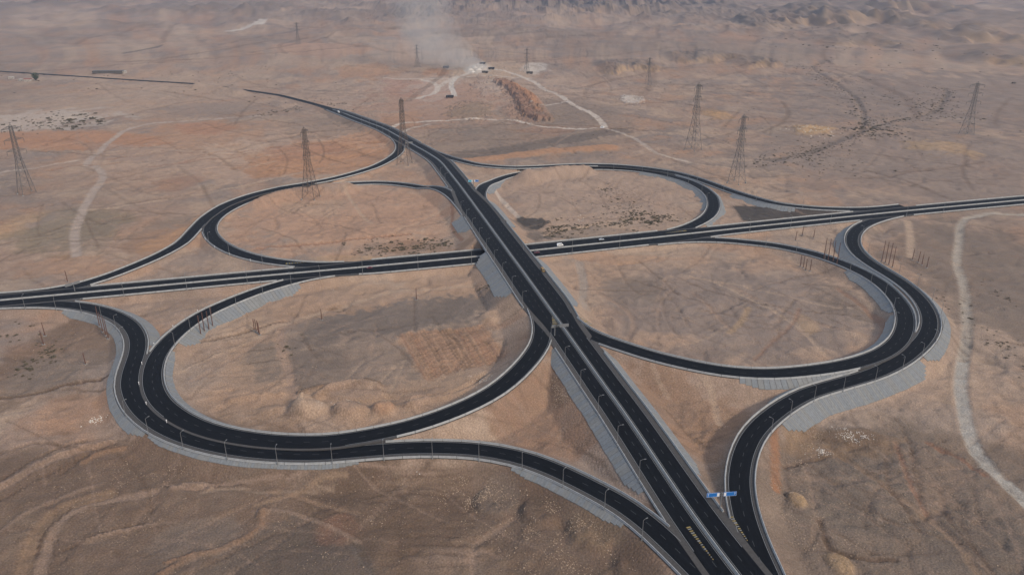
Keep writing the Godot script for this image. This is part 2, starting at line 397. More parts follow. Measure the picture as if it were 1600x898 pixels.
func shoulder_w(k: String, side: int) -> float:
	if k == "main": return 2.7
	if k == "cross": return 1.6
	if k == "sw_ramp": return 2.4 if side == sides_out.sw_ramp else 0.7
	if k == "se_ramp": return 1.4 if side == sides_out.se_ramp else 0.8
	return 0.45

# outer (convex-to-field) side of the two southern ramps
const sides_out := {"sw_ramp": 1, "se_ramp": 1}

func off(k: String, i: int, x: float, dy := 0.0) -> Vector3:
	return roads[k].p[i] + right_of(k, i) * x + Vector3(0, dy, 0)

func bridge_gap(i: int) -> bool:
	var p: Vector3 = roads.main.p[i]
	return p.z < bridge_z0 and p.z > bridge_z1

var bridge_z0 := -560.0
var bridge_z1 := -612.0


# ------------------------------------------------------------------ terrain
func build_axes() -> void:
	var a := PackedFloat32Array()
	var x := 0.0
	while x < 300.0:
		a.append(x); x += 1.35
	while x < 620.0:
		a.append(x); x += 2.3
	while x < 900.0:
		a.append(x); x += 3.6
	var st := 4.0
	while x < 9500.0:
		a.append(x); x += st; st *= 1.02
	for i in range(a.size() - 1, 0, -1):
		xs.append(-a[i])
	xs.append_array(a)
	var b := PackedFloat32Array()
	var d := -400.0
	while d < 195.0:
		b.append(d); d += 17.0
	d = 195.0
	while d < 430.0:
		b.append(d); d += 1.2
	while d < 700.0:
		b.append(d); d += 1.8
	while d < 1250.0:
		b.append(d); d += 3.0
	st = 3.2
	while d < 15000.0:
		b.append(d); d += st; st *= 1.017
	for i in range(b.size() - 1, -1, -1):
		zs.append(-b[i])
	nx = xs.size()
	nz = zs.size()

func fnl(freq: float, oct: int, sd: int, ridged := false) -> FastNoiseLite:
	var n := FastNoiseLite.new()
	n.noise_type = FastNoiseLite.TYPE_SIMPLEX_SMOOTH
	n.frequency = freq
	n.fractal_octaves = oct
	n.seed = sd
	if ridged: n.fractal_type = FastNoiseLite.FRACTAL_RIDGED
	return n

func build_terrain() -> void:
	build_axes()
	var total := nx * nz
	H.resize(total); CO.resize(total); NA.resize(total); NB.resize(total)
	var big := fnl(1.0 / 420.0, 3, 11)
	var mid := fnl(1.0 / 46.0, 4, 12)
	var fine := fnl(1.0 / 9.0, 3, 13)
	var cola := fnl(1.0 / 150.0, 5, 14)
	var colb := fnl(1.0 / 95.0, 5, 15)
	var ridge := fnl(1.0 / 480.0, 6, 16, true)
	var colfar := fnl(1.0 / 700.0, 5, 17)
	var rill := fnl(1.0 / 85.0, 4, 18, true)
	var vein := fnl(1.0 / 34.0, 3, 19, true)
	var speck := fnl(1.0 / 5.0, 2, 20)
	var crag := fnl(1.0 / 120.0, 4, 22, true)
	for j in nz:
		var z := zs[j]
		var d := -z
		var near_f := 1.0 - smoothstep(1200.0, 2000.0, d)
		var fd := smoothstep(1300.0, 4200.0, d)
		var base := lerpf(-3.6, -1.2, smoothstep(540.0, 720.0, d)) + maxf(0.0, d - 1500.0) * 0.004
		var stretch := 1.0 + fd * 1.5
		for i in nx:
			var x := xs[i]
			var k := j * nx + i
			var b := big.get_noise_2d(x, z)
			var n1 := mid.get_noise_2d(x / stretch, z / stretch)
			var n2 := fine.get_noise_2d(x, z) if near_f > 0.0 and absf(x) < 1300.0 else fine.get_noise_2d(x / 5.0, z / 7.0)
			var h := base + b * (1.6 + 22.0 * fd) + n1 * (1.9 + 4.0 * fd) + n2 * 0.5 * near_f
			var rock := 0.0
			if d > 2000.0:
				var r := ridge.get_noise_2d(x, z) * 0.5 + 0.5
				var mask := smoothstep(2300.0, 4300.0, d + 900.0 * smoothstep(200.0, 1300.0, x) + 700.0 * b)
				var rr := maxf(0.0, r - 0.4)
				h += mask * (rr * 42.0 + rr * 30.0 * crag.get_noise_2d(x, z))
				rock = mask * smoothstep(0.05, 0.4, rr)
			H[k] = h
			NA[k] = n1
			NB[k] = n2
			var ca := cola.get_noise_2d(x, z)
			var cb := colb.get_noise_2d(x / stretch, z / stretch)
			var c := TAN.lerp(MAUVE, smoothstep(-0.15, 0.35, ca))
			c = c.lerp(ORANGE, smoothstep(0.08, 0.45, cb) * 0.5)
			c = c.lerp(SAND, smoothstep(0.08, 0.4, -cb) * 0.55)
			c = c.lerp(GREYB, smoothstep(0.0, 0.5, n1) * 0.3)
			var cf := colfar.get_noise_2d(x, z * 0.6)
			c = c.lerp(GREYB, smoothstep(0.02, 0.35, cf) * 0.55)
			c = c.lerp(SAND, smoothstep(0.1, 0.4, -cf) * 0.35)
			if rock > 0.0:
				c = c.lerp(DKGREY, rock * smoothstep(-0.1, 0.3, n1 + cb) * 0.75)
				c = c.lerp(GREYB, rock * 0.5)
			# stony rills and paler wind-swept veins
			var rl := smoothstep(0.55, 0.92, rill.get_noise_2d(x / stretch + n1 * 9.0, z / stretch * 1.2))
			if rl > 0.0:
				c = c.lerp(DKGREY, rl * 0.2)
				H[k] -= rl * 1.2
			if near_f > 0.0 and absf(x) < 1300.0:
				var vn := smoothstep(0.5, 0.95, vein.get_noise_2d(x * 0.8 + n1 * 8.0, z * 1.15))
				c = c.lerp(SAND, vn * 0.14)
				H[k] += vn * 0.45
				var sp := speck.get_noise_2d(x, z)
				c = c * (1.0 + 0.12 * sp * near_f)
			c = c * (1.0 + 0.14 * n2 + 0.16 * n1)
			CO[k] = c
	paint_ground()
	carve_roads()
	commit_terrain()

func idx_x(x: float) -> int:
	return clampi(xs.bsearch(x), 0, nx - 1)

func idx_z(z: float) -> int:
	return clampi(zs.bsearch(z), 0, nz - 1)

# soft-edged ellipse of another ground colour: box = [cx, cz, rx, rz]
func patch(b: Array, c: Color, amount := 0.8, ragged := 0.5, dh := 0.0, rough := 0.0, turn := 0.0) -> void:
	var cx: float = b[0]
	var cz: float = b[1]
	var rx: float = b[2]
	var rz: float = b[3]
	var R := maxf(rx, rz) * 1.6 if turn != 0.0 else 0.0
	var ex := R if turn != 0.0 else rx * 1.6
	var ez := R if turn != 0.0 else rz * 1.6
	var ct := cos(turn)
	var sn := sin(turn)
	for j in range(idx_z(cz - ez), idx_z(cz + ez) + 1):
		var z := zs[j] - cz
		for i in range(idx_x(cx - ex), idx_x(cx + ex) + 1):
			var x := xs[i] - cx
			var u := (x * ct + z * sn) / rx
			var v := (-x * sn + z * ct) / rz
			var r := sqrt(u * u + v * v)
			if r > 1.6: continue
			var k := j * nx + i
			var w := 1.0 - smoothstep(0.72, 1.08, r + ragged * (NA[k] * 0.9 + NB[k] * 0.35))
			if w <= 0.0: continue
			if amount > 0.0:
				var q := w * minf(amount * 1.2, 0.95) * (0.85 + 0.3 * NB[k])
				CO[k] = CO[k].lerp(c * (1.0 + 0.14 * NB[k] + 0.14 * NA[k]), clampf(q, 0.0, 1.0))
			H[k] += w * (dh + rough * (absf(NB[k]) * 1.6 + NA[k]))

# ground of another soil inside an outline, its edge frayed by wob metres
func area(f: Array, c: Color, amount := 0.8, wob := 3.0, rough := 0.0) -> void:
	var poly := PackedVector2Array()
	var lo := Vector2(1e9, 1e9)
	var hi := Vector2(-1e9, -1e9)
	for q in f.size() / 2:
		var p := Vector2(f[2 * q], f[2 * q + 1])
		poly.append(p)
		lo = lo.min(p)
		hi = hi.max(p)
	for j in range(idx_z(lo.y - wob), idx_z(hi.y + wob) + 1):
		for i in range(idx_x(lo.x - wob), idx_x(hi.x + wob) + 1):
			var k := j * nx + i
			var hit := 0.0
			for t in 4:
				var p := Vector2(xs[i] + NA[k] * wob + (t % 2 - 0.5) * wob * 0.35, zs[j] + NB[k] * wob * 1.3 + (t / 2 - 0.5) * wob * 0.35)
				if Geometry2D.is_point_in_polygon(p, poly): hit += 0.25
			if hit > 0.0:
				CO[k] = CO[k].lerp(c * (1.0 + 0.12 * NB[k] + 0.16 * NA[k]), hit * amount)
				H[k] += hit * rough * absf(NB[k])

# track, ditch or bank along a line of ground points
func stroke(f: Array, width: float, c: Color, amount := 0.7, dip := 0.0, bank := 0.0, ragged := 0.5) -> void:
	var cv := Curve3D.new()
	var n := f.size() / 2
	for i in n:
		var p := Vector3(f[2 * i], 0, f[2 * i + 1])
		var a := Vector3(f[2 * max(i - 1, 0)], 0, f[2 * max(i - 1, 0) + 1])
		var b := Vector3(f[2 * min(i + 1, n - 1)], 0, f[2 * min(i + 1, n - 1) + 1])
		var td := (b - a).normalized()
		cv.add_point(p, -td * p.distance_to(a) / 3.0, td * p.distance_to(b) / 3.0)
	var L := cv.get_baked_length()
	var step := maxf(0.8, width * 0.3)
	var hw := width * 0.5
	var reach := hw * (2.0 if bank != 0.0 else 1.3)
	var best := {}
	var m := int(L / step)
	for s in m + 1:
		var p := cv.sample_baked(L * s / maxi(m, 1))
		for j in range(idx_z(p.z - reach), idx_z(p.z + reach) + 1):
			var dz := zs[j] - p.z
			for i in range(idx_x(p.x - reach), idx_x(p.x + reach) + 1):
				var dx := xs[i] - p.x
				var r := sqrt(dx * dx + dz * dz)
				if r > reach: continue
				var k := j * nx + i
				if not best.has(k) or best[k] > r:
					best[k] = r
	for k in best:
		var r: float = best[k] / hw + ragged * 0.3 * NB[k]
		var w := 1.0 - smoothstep(0.75, 1.1, r)
		if w > 0.0:
			CO[k] = CO[k].lerp(c * (1.0 + 0.12 * NB[k]), clampf(w * minf(amount * 1.5, 0.95) * (0.95 + 0.2 * NB[k]), 0.0, 1.0))
			H[k] -= w * dip * 1.3
		if bank != 0.0:
			var q := 1.0 - absf(r - 1.35) / 0.5
			if q > 0.0: H[k] += q * bank

# ridge or hollow with a smooth cross-section
func ridge_line(f: Array, half: float, dh: float) -> void:
	var n := f.size() / 2
	var best := {}
	for s in n - 1:
		var a := Vector2(f[2 * s], f[2 * s + 1])
		var b := Vector2(f[2 * s + 2], f[2 * s + 3])
		var lo := Vector2(minf(a.x, b.x) - half, minf(a.y, b.y) - half)
		var hi := Vector2(maxf(a.x, b.x) + half, maxf(a.y, b.y) + half)
		for j in range(idx_z(lo.y), idx_z(hi.y) + 1):
			for i in range(idx_x(lo.x), idx_x(hi.x) + 1):
				var p := Vector2(xs[i], zs[j])
				var q := Geometry2D.get_closest_point_to_segment(p, a, b)
				var r := p.distance_to(q) / half
				if r >= 1.0: continue
				var k := j * nx + i
				if not best.has(k) or best[k] > r: best[k] = r
	for k in best:
		var w := 1.0 - smoothstep(0.1, 1.0, best[k] + 0.12 * NA[k])
		H[k] += w * dh * (1.0 + 0.25 * NA[k])

func paint_ground() -> void:
	# low hills and hollows
	ridge_line([-250.3, -734.9, -238.9, -750.5, -225.7, -766.7, -200.4, -779.9, -178.3, -786], 24.0, 6.8)
	ridge_line([-221.2, -594.2, -176.7, -628.2, -114.4, -654], 34.0, 2.5)
	ridge_line([19.7, -827.3, 32.1, -838.2, 58, -853.7, 76.8, -862.4], 25.0, 11.5)
	ridge_line([-597, -1505.7, -555.7, -1485.6, -502, -1450.6], 38.0, 7.5)
	ridge_line([0, -819.3, 104.7, -819.3], 30.0, 2.0)
	ridge_line([-248.2, -1193.9, -234.4, -1183.4], 30.0, 3.0)
	patch([-307.2, -970.8, 228.4, 192.2], Color(0.41, 0.29, 0.215), 0.6, 0.8)  # peach patches down to the brown ones: brighter mid-ground light painted into the soil
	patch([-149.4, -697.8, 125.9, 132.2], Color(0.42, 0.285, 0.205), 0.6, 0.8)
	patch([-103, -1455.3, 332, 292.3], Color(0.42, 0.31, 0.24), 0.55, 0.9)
	patch([88.8, -786.7, 115.2, 132.8], Color(0.38, 0.28, 0.215), 0.55, 0.7)
	patch([-659.6, -1404.1, 234.8, 241.1], Color(0.37, 0.275, 0.21), 0.5, 0.9)
	patch([-10, -561.6, 109.9, 58.4], Color(0.38, 0.265, 0.19), 0.55, 0.8)
	patch([-135.8, -501.9, 117.7, 50.2], Color(0.35, 0.24, 0.17), 0.55, 0.8)
	patch([-155.4, -265.2, 129.5, 86.5], BROWN, 0.75, 0.35)  # both brown patches: darker soil, with dimmer foreground light put into the colour
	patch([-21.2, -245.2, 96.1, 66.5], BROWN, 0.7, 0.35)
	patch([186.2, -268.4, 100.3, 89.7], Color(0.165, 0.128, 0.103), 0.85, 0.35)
	patch([386.3, -528.5, 93.8, 183], Color(0.19, 0.15, 0.124), 0.85, 0.5)
	patch([535.9, -913, 277.2, 201.5], MAUVE, 0.7, 0.6)
	patch([908, -1387.9, 480.7, 359.7], Color(0.225, 0.178, 0.153), 0.75, 0.7)
	patch([-275.2, -421.9, 34.9, 70.2], BROWN, 0.6, 0.6)
	patch([-265.3, -409.5, 26.9, 24], GREYB, 0.6, 0.6)
	patch([-269.1, -392.2, 27.8, 24.2], GREYB, 0.7, 0.5)
	stroke([-291.2, -370, -266.7, -376.9, -254, -387, -234.8, -392.9], 3.5, DBROWN, 0.7, 0.9)
	patch([-237.9, -354.2, 29.1, 20.6], ORANGE, 0.35, 0.6)
	patch([-225.3, -371.8, 6.2, 13.7], ORANGE, 0.5, 0.5)
	area([-108.2, -259.5, -99.6, -267.6, -91.9, -269.7, -76.9, -264.7, -61.2, -253.7, -53.1, -236.2, -58.1, -222.3, -106.6, -222.3, -121.3, -236.2, -110.6, -249.9], Color(0.125, 0.1, 0.084), 0.7, 5.0)
	area([-70.9, -291.8, -48.1, -299, -19.6, -300.5, -15.5, -273.9, -15.6, -246.2, -25.3, -236.2, -46.4, -242.5, -61.9, -257.5, -71.8, -273.9], Color(0.19, 0.132, 0.096), 0.6, 4.0)
	area([159.3, -322.3, 193.8, -327.9, 189, -291.8, 168.7, -261.5, 142.6, -257.5, 133.9, -278.2], Color(0.15, 0.122, 0.102), 0.6, 6.0)
	area([190.3, -282.7, 214, -273.9, 221.1, -249.9, 197.7, -228.8, 171.5, -235.5, 172.2, -257.5], Color(0.14, 0.113, 0.094), 0.6, 6.0)
	patch([-129.2, -258.2, 18.8, 15.7], GREYB, 0.5, 0.7)
	patch([-73.9, -263.8, 8.2, 10.1], RED, 0.5, 0.6)
	patch([-44, -267.2, 27.5, 24.7], BROWN, 0.5, 0.4)
	patch([-25.9, -244.9, 15.6, 8.7], TAN, 0.3, 0.6)
	# inside the large loop
	patch([-92.7, -412.9, 107.9, 79.3], Color(0.31, 0.212, 0.15), 0.55, 0.4)
	area([-147.9, -466.2, -123.8, -483.6, -90.1, -494.4, -55.7, -512.4, -18.7, -517.1, 0, -503.2, -4.4, -481.5, -26.3, -479.4, -17.2, -466.2, -46.6, -459.3, -72.8, -449.8, -64.1, -429.1, -52.2, -392.9, -73.4, -385.5, -95.7, -387, -114.8, -374.8, -126.6, -385.5, -136.7, -416.5, -145.8, -442.4], Color(0.215, 0.17, 0.142), 0.7, 9.0)
	area([-131.7, -479.4, -90.1, -494.4, -51.1, -512.4, -9.3, -512.4, -13.3, -485.7, -46.9, -463.2, -75.2, -451.7, -100.2, -451.7, -131.4, -442.4, -142.4, -456.5], Color(0.155, 0.13, 0.116), 0.7, 12.0)
	area([-142.9, -442.4, -115.9, -447, -101.6, -416.5, -110.1, -385.5, -119.3, -378.3, -128.6, -392.9], Color(0.165, 0.132, 0.112), 0.6, 5.0)
	area([-169, -437.9, -151.1, -442.4, -140.7, -416.5, -132.3, -392.9, -139.5, -385.5, -152.1, -396.7, -164.1, -416.5], Color(0.2, 0.16, 0.132), 0.65, 7.0)
	area([-74.1, -449.8, -42.5, -461.3, -17.2, -466.2, -11.7, -451.7, -3.1, -419.8, -23, -406.8, -37.8, -400.5, -50.2, -391.4, -60.6, -416.5], Color(0.34, 0.21, 0.138), 0.7, 4.0)
	patch([-5.4, -470.9, 18.4, 19.2], ORANGE, 0.5, 0.4, 1.6)
	patch([-187, -462, 34, 19.5], SAND, 0.4, 0.6)
	patch([-90, -376.7, 18, 8.8], TAN, 0.6, 0.4, 2.4, 0.3)
	patch([-109, -358.3, 12.1, 9.7], SAND, 0.4, 0.4, 2.6, 0.3)
	patch([-88.1, -357.5, 10.4, 7.1], TAN, 0.5, 0.4, 2.4, 0.3)
	patch([-69.2, -358.2, 6.9, 6.5], ORANGE, 0.5, 0.4, 2.0, 0.4)
	patch([-45.9, -367.5, 17.7, 9.4], TAN, 0.5, 0.5, 1.2, 0.5)
	patch([-124.1, -493.3, 5.4, 5.5], DBROWN, 0.7, 0.3, -2.0)
	for q in 26:
		stroke_px_rows(q / 25.0)
	ridge_line([-113.8, -362, -110.8, -370, -103, -378.3, -91.5, -384, -77.3, -382.6], 4.5, 3.2)
	ridge_line([-157, -370, -142.9, -372.8, -129, -374.1], 3.5, 1.8)
	ridge_line([-113.9, -356.8, -113, -356.1], 11.0, 4.2)
	ridge_line([-89.3, -354.9, -86.6, -354.9], 12.0, 4.0)
	ridge_line([-71.3, -358.1, -69.9, -358.1], 9.0, 3.6)
	ridge_line([-133.2, -358.1, -128.4, -359.4], 7.0, 2.2)
	ridge_line([-71.7, -374.1, -56.8, -370, -39.4, -374.1, -25.7, -385.5, -7.7, -406.8, 6.2, -442.4], 3.0, -1.8)
	ridge_line([-56, -363.3, -35.7, -372.8, -18.4, -385.5, 0, -416.5, 10.9, -451.7], 4.0, 1.8)
	patch([-5, -474.7, 18.9, 15.3], SAND, 0.5, 0.3, 2.0)
	stroke([-81.1, -376.9, -74.5, -392.9, -68.9, -411.6], 2.2, SAND, 0.35, 0.2)
	stroke([-68.7, -378.3, -66.8, -396.7, -65.6, -416.5], 2.0, SAND, 0.3, 0.2)
	stroke([-101.8, -381.2, -95.8, -396.7, -89.9, -416.5], 2.0, SAND, 0.35, 0.3)
	stroke([-135.5, -442.4, -116.9, -451.7, -85, -461.3], 1.8, DBROWN, 0.3, 0.2)
	stroke([-132.1, -429.1, -113.4, -435.3, -90, -440.6], 1.8, SAND, 0.25, 0.2)
	stroke([-166.2, -429.1, -156.7, -430.9, -147, -433.5], 1.6, DBROWN, 0.4, 0.2)
	stroke([-160.8, -412.4, -151.9, -414.8, -140.7, -416.5], 1.6, DBROWN, 0.4, 0.2)
	stroke([-197.5, -392.9, -192.3, -408.4, -179.3, -426.5, -169.8, -440.6], 2.4, SAND, 0.4, -0.5)
	stroke([-203.6, -437.9, -189.5, -444.3, -170, -461.3, -152, -473.2], 2.2, DBROWN, 0.5, 0.8)
	stroke([-151.9, -476.3, -149.5, -442.4, -135.3, -408.4, -129.7, -392.9, -120.4, -371.4], 6.0, TAN, 0.6, 0.2, 0.25)
	stroke([-119, -376.9, -109.4, -382.6, -95.7, -387, -77.1, -385.5], 4.0, DBROWN, 0.4, -1.6)
	stroke([-184.9, -389.2, -171.9, -416.5, -158.7, -451.7, -142.8, -471.2], 3.0, TAN, 0.4, 0.2, 0.2)
	stroke([-165.6, -447, -154.4, -466.2, -125.6, -492.2, -84.7, -520.7, -28.8, -532.8], 5.0, SAND, 0.4, 0.2)
	stroke([-132.8, -416.5, -96.9, -392.9], 2.5, GREYB, 0.5, 0.1)
	# ground between large loop, ramp and overpass road
	patch([20.2, -354.2, 33.6, 62.3], Color(0.27, 0.165, 0.11), 0.7, 0.5)
	patch([27, -378.5, 7.2, 29.9], DBROWN, 0.5, 0.5, 0.6, 0.7)
	patch([-191, -515.6, 41.9, 23.5], TAN, 0.5, 0.6)
	patch([-234.4, -495.9, 22.5, 24.7], GREYB, 0.5, 0.6)
	# foreground mounds right of the ploughed field
	patch([17, -264.8, 40, 39.2], DBROWN, 0.35, 0.6, 0.2, 0.5)
	patch([12.9, -273.2, 9.5, 11.7], BROWN, 0.4, 0.3, 2.6, 0.5)
	patch([35.9, -260, 14.2, 13.9], Color(0.2, 0.14, 0.095), 0.6, 0.3, 3.2, 0.5)
	patch([-6.5, -283.1, 9.4, 13.5], GREYB, 0.4, 0.4, 1.8, 0.6)
	patch([51, -239.6, 10.2, 14.1], BROWN, 0.5, 0.3, 2.4, 0.5)
	patch([-17.1, -311.9, 14, 10.4], Color(0.2, 0.13, 0.088), 0.5, 0.4, 0.5, 0.4)
	stroke([-239.3, -287.2, -231.5, -306.5, -222.3, -318, -209.4, -326.8, -190.5, -327.9], 3.2, TAN, 0.4, -0.5)
	stroke([-217.7, -261.5, -214, -273.9, -201.3, -287.2, -190.9, -295.7], 2.6, TAN, 0.3, -0.4, 0.0)
	stroke([-248.6, -322.3, -239, -327.9, -216.7, -322.3, -198.1, -323.4], 2.4, DBROWN, 0.35, 0.5)
	stroke([-181, -253.7, -170.5, -259.5, -157.2, -266.3, -154.6, -266.7], 2.4, TAN, 0.45, -0.6)
	stroke([-187.1, -236.2, -193, -253.7, -194.9, -269.7, -186.3, -280.4, -163.4, -287.2], 5.0, TAN, 0.4, 0.3, 0.3)
	stroke([-208, -311.7, -202.6, -319.6, -194.4, -322.3], 4.0, Color(0.28, 0.165, 0.1), 0.4, -0.8)
	stroke([-155.6, -289.5, -148, -292.8, -138.5, -290.9], 4.0, TAN, 0.4, -0.9)
	stroke([-140.1, -287.2, -129.2, -289.5, -110.9, -287.2, -82.5, -290.9], 3.0, SAND, 0.25, 0.2)
	stroke([-112.6, -273.9, -101.4, -273.9, -83, -267.6, -64.2, -255.6], 2.6, TAN, 0.35, -0.3)
	stroke([-104, -294.2, -84.8, -301.5, -60.4, -300.5, -36, -297.6], 2.4, TAN, 0.4, 0.3)
	stroke([-66.5, -253.7, -62.5, -246.2, -55.6, -236.2], 3.0, DKGREY, 0.3, 0.4)
	stroke([-161.5, -327.9, -136.6, -311.7, -111.7, -300.5, -84.2, -299], 2.0, DBROWN, 0.3, 0.5)
	stroke([-242.2, -291.8, -235.4, -310.6, -226.3, -322.3, -216.4, -327.9], 2.2, DBROWN, 0.5, 0.5, 0.3)
	stroke([-237.8, -284.9, -228.5, -304, -219.6, -315.9, -200.2, -327.9], 3.0, TAN, 0.35, 0.3, 0.3)
	stroke([-233.6, -278.2, -222.6, -299, -212.5, -314.3], 1.8, DBROWN, 0.5, 0.4, 0.25)
	stroke([-194.7, -236.2, -201.4, -261.5, -200, -273.9, -190.3, -282.7, -183.8, -287.2], 7.0, Color(0.23, 0.155, 0.105), 0.6, 0.5, 0.3)
	stroke([-194, -246.2, -198.7, -261.5, -195.5, -276], 1.8, DBROWN, 0.6, 0.4, 0.2)
	stroke([-184.3, -249.9, -173.2, -259.5, -165.1, -265.5, -154.8, -267.2], 2.2, DBROWN, 0.45, 0.4, 0.3)
	stroke([-214.8, -304, -210.8, -316.9, -205.3, -325.1, -193.8, -327.9], 3.0, DBROWN, 0.35, 0.5, 0.5)
	stroke([-139, -236.2, -130.2, -246.2, -121.1, -249.9, -108.8, -261.5, -109.8, -273.9], 4.0, Color(0.27, 0.165, 0.105), 0.4, -0.8)
	stroke([-139.4, -243.3, -130.9, -248], 2.6, Color(0.29, 0.165, 0.1), 0.4, -0.8)
	stroke([-162, -294.2, -146.8, -289.5, -133.2, -292.8, -107.4, -295.7], 2.6, TAN, 0.35, 0.5, 0.5)
	stroke([-114, -278.2, -101.2, -283.6, -89.2, -294.2, -77.7, -296.6], 3.0, Color(0.26, 0.18, 0.125), 0.6, 0.2, 0.3)
	stroke([-110.9, -287.2, -92.3, -282.7, -67.6, -273.9], 3.0, Color(0.25, 0.17, 0.12), 0.5, 0.3, 0.3)
	for q in 22:
		furrow(q)
	stroke([-15.7, -236.2, -15.4, -253.7, -6.8, -261.5, 0, -269.7], 3.5, TAN, 0.3, 0.3, 0.4)
	stroke([-5.2, -246.2, -10.5, -249.9, -15.7, -246.9], 3.0, TAN, 0.3, 0.3, 0.4)
	# right foreground
	stroke([216.7, -322.3, 226.1, -327.9, 226.7, -311.7, 227.4, -291.8, 230.9, -273.9], 14.0, Color(0.24, 0.175, 0.13), 0.35, 0.1)
	stroke([234.2, -253.7, 232.5, -267.6, 230.7, -282.7, 228.7, -299, 229.6, -316.9, 236.2, -339.5, 247.8, -364.6, 257.6, -385.5, 275.8, -416.5], 7.5, Color(0.37, 0.345, 0.31), 0.9, 0.3, 0.3, 0.2)
	stroke([275.8, -416.5, 297.4, -451.7, 324.5, -503.2, 342.1, -539.1, 358.8, -579.6, 386.4, -628.2, 418, -681.7, 443.8, -701.3, 488.9, -705.4], 7.0, Color(0.36, 0.315, 0.265), 0.9, 0.3, 0.4, 0.2)
	stroke([367.6, -681.7, 348.5, -636.6, 327.6, -594.2], 7.0, SAND, 0.7, 0.1)
	stroke([158.2, -323.4, 165.6, -306.5, 173.2, -289.5, 180.2, -273.9, 186.3, -253.7, 184.5, -236.2], 4.5, Color(0.21, 0.15, 0.11), 0.7, 0.4, 0.4)
	stroke([169.4, -294.2, 174, -284.9, 174.6, -273.9, 174.2, -261.5], 2.0, DBROWN, 0.45, 0.3)
	stroke([193.8, -327.9, 189.4, -311.7, 184.6, -291.8, 183.1, -273.9], 2.6, RED, 0.5, 0.4, 0.3)
	stroke([199.2, -322.3, 190.7, -301.5, 185.6, -284.9], 1.8, DBROWN, 0.5, 0.3)
	stroke([190.5, -327.9, 181.7, -311.7, 174.3, -291.8, 173.8, -278.2], 1.8, DBROWN, 0.4, 0.3)
	stroke([132.9, -267.6, 131.9, -257.5, 132.3, -251.7, 140.6, -246.2, 155.4, -244.3], 2.6, DBROWN, 0.55, 0.6, 0.4)
	stroke([129.1, -305.5, 142.5, -310.6, 155.3, -315.9], 2.4, DBROWN, 0.55, 0.5, 0.4)
	stroke([132.6, -333.6, 127.3, -311.7, 120.2, -287.2], 5.0, Color(0.28, 0.15, 0.09), 0.7, 0.3)
	stroke([209.9, -327.9, 218.8, -314.3, 222.6, -299], 3.0, RED, 0.5, 0.3, 0.3)
	stroke([197.9, -291.8, 191.5, -273.9, 190.5, -261.5, 192.1, -236.2], 2.0, DBROWN, 0.4, 0.3)
	patch([127.8, -280.5, 4.6, 6.7], OCHRE, 0.55, 0.5, 1.6, 0.7)
	patch([132.3, -241.8, 5.1, 8], OCHRE, 0.4, 0.5, 1.2, 0.7)
	patch([142.9, -328.1, 8.9, 8.4], Color(0.26, 0.18, 0.12), 0.6, 0.6, 0.6, 0.5)
	patch([163.6, -325.6, 35.3, 13.9], Color(0.25, 0.165, 0.105), 0.5, 0.6)
	patch([174.5, -332.4, 14.7, 10.1], DBROWN, 0.4, 0.7, 0.5, 0.6)
	# nearer right loop
	patch([156.4, -494, 103.5, 85.6], Color(0.235, 0.187, 0.162), 0.8, 0.5)
	patch([89.8, -525.4, 28.4, 33.3], GREYB, 0.6, 0.6)
	patch([240, -505.2, 20.6, 34], GREYB, 0.7, 0.6)
	patch([197.2, -466.6, 8.6, 14.9], OCHRE, 0.3, 0.6)
	patch([60, -477.5, 14.2, 25.8], TAN, 0.6, 0.7, 0.4, 0.7)
	patch([180.8, -615.4, 29.7, 21.2], ORANGE, 0.35, 0.6, 0.5, 0.2)
	patch([91.5, -586.6, 60.1, 9.8], ORANGE, 0.35, 0.6)
	stroke([53.9, -576.7, 54.3, -539.1, 50.3, -503.2, 50.7, -481.5], 7.0, Color(0.33, 0.27, 0.225), 0.7, 0.2, 0.3)
	stroke([61.2, -520.7, 73.1, -503.2, 81.5, -481.5, 80.8, -461.3, 74.7, -442.4], 4.0, TAN, 0.5, 0.2, 0.3)
	stroke([134.1, -520.7, 141, -481.5, 146.2, -451.7], 3.6, TAN, 0.4, 0.3, 0.3)
	stroke([155.1, -539.1, 179.5, -492.2, 192.1, -451.7, 193, -420.6], 4.0, SAND, 0.35, 0.3, 0.3)
	stroke([159.9, -539.1, 196.4, -476.3, 225.5, -451.7, 238.1, -442.4], 4.0, TAN, 0.4, 0.2, 0.3)
	stroke([128.6, -552.1, 172.7, -532.8, 210.3, -503.2, 237.8, -492.2], 3.0, SAND, 0.3, 0.2, 0.2)
	stroke([148.5, -416.5, 168.3, -442.4, 188.7, -466.2, 201.9, -492.2], 2.6, RED, 0.35, 0.3, 0.2)
	stroke([242.3, -526.7, 246.7, -492.2, 246.5, -461.3, 230.1, -433.5, 207.1, -416.5, 184, -406.8], 5.0, RED, 0.35, 0.3, 0.3)
	stroke([142, -451.7, 155.7, -471.2, 166, -492.2], 5.0, OCHRE, 0.3, 0.2)
	stroke([105, -433.5, 123.2, -442.4, 145.8, -466.2], 1.8, SAND, 0.4, 0.2)
	patch([90.8, -351, 37, 49.5], Color(0.28, 0.175, 0.115), 0.6, 0.6)
	stroke([106.2, -392.9, 110.4, -371.4, 109.3, -345.5], 4.5, SAND, 0.4, 0.3, 0.3)
	stroke([82, -404.4, 82.6, -385.5, 87.3, -371.4], 3.0, SAND, 0.35, 0.2, 0.2)
	stroke([83, -358.1, 91.6, -333.6, 98.8, -322.3], 3.0, DBROWN, 0.3, 0.3, 0.4)
	# farther right loop
	patch([88.6, -776.9, 108.3, 104.7], Color(0.34, 0.25, 0.195), 0.6, 0.5)
	patch([71, -883.6, 48.6, 19.8], ORANGE, 0.6, 0.5)
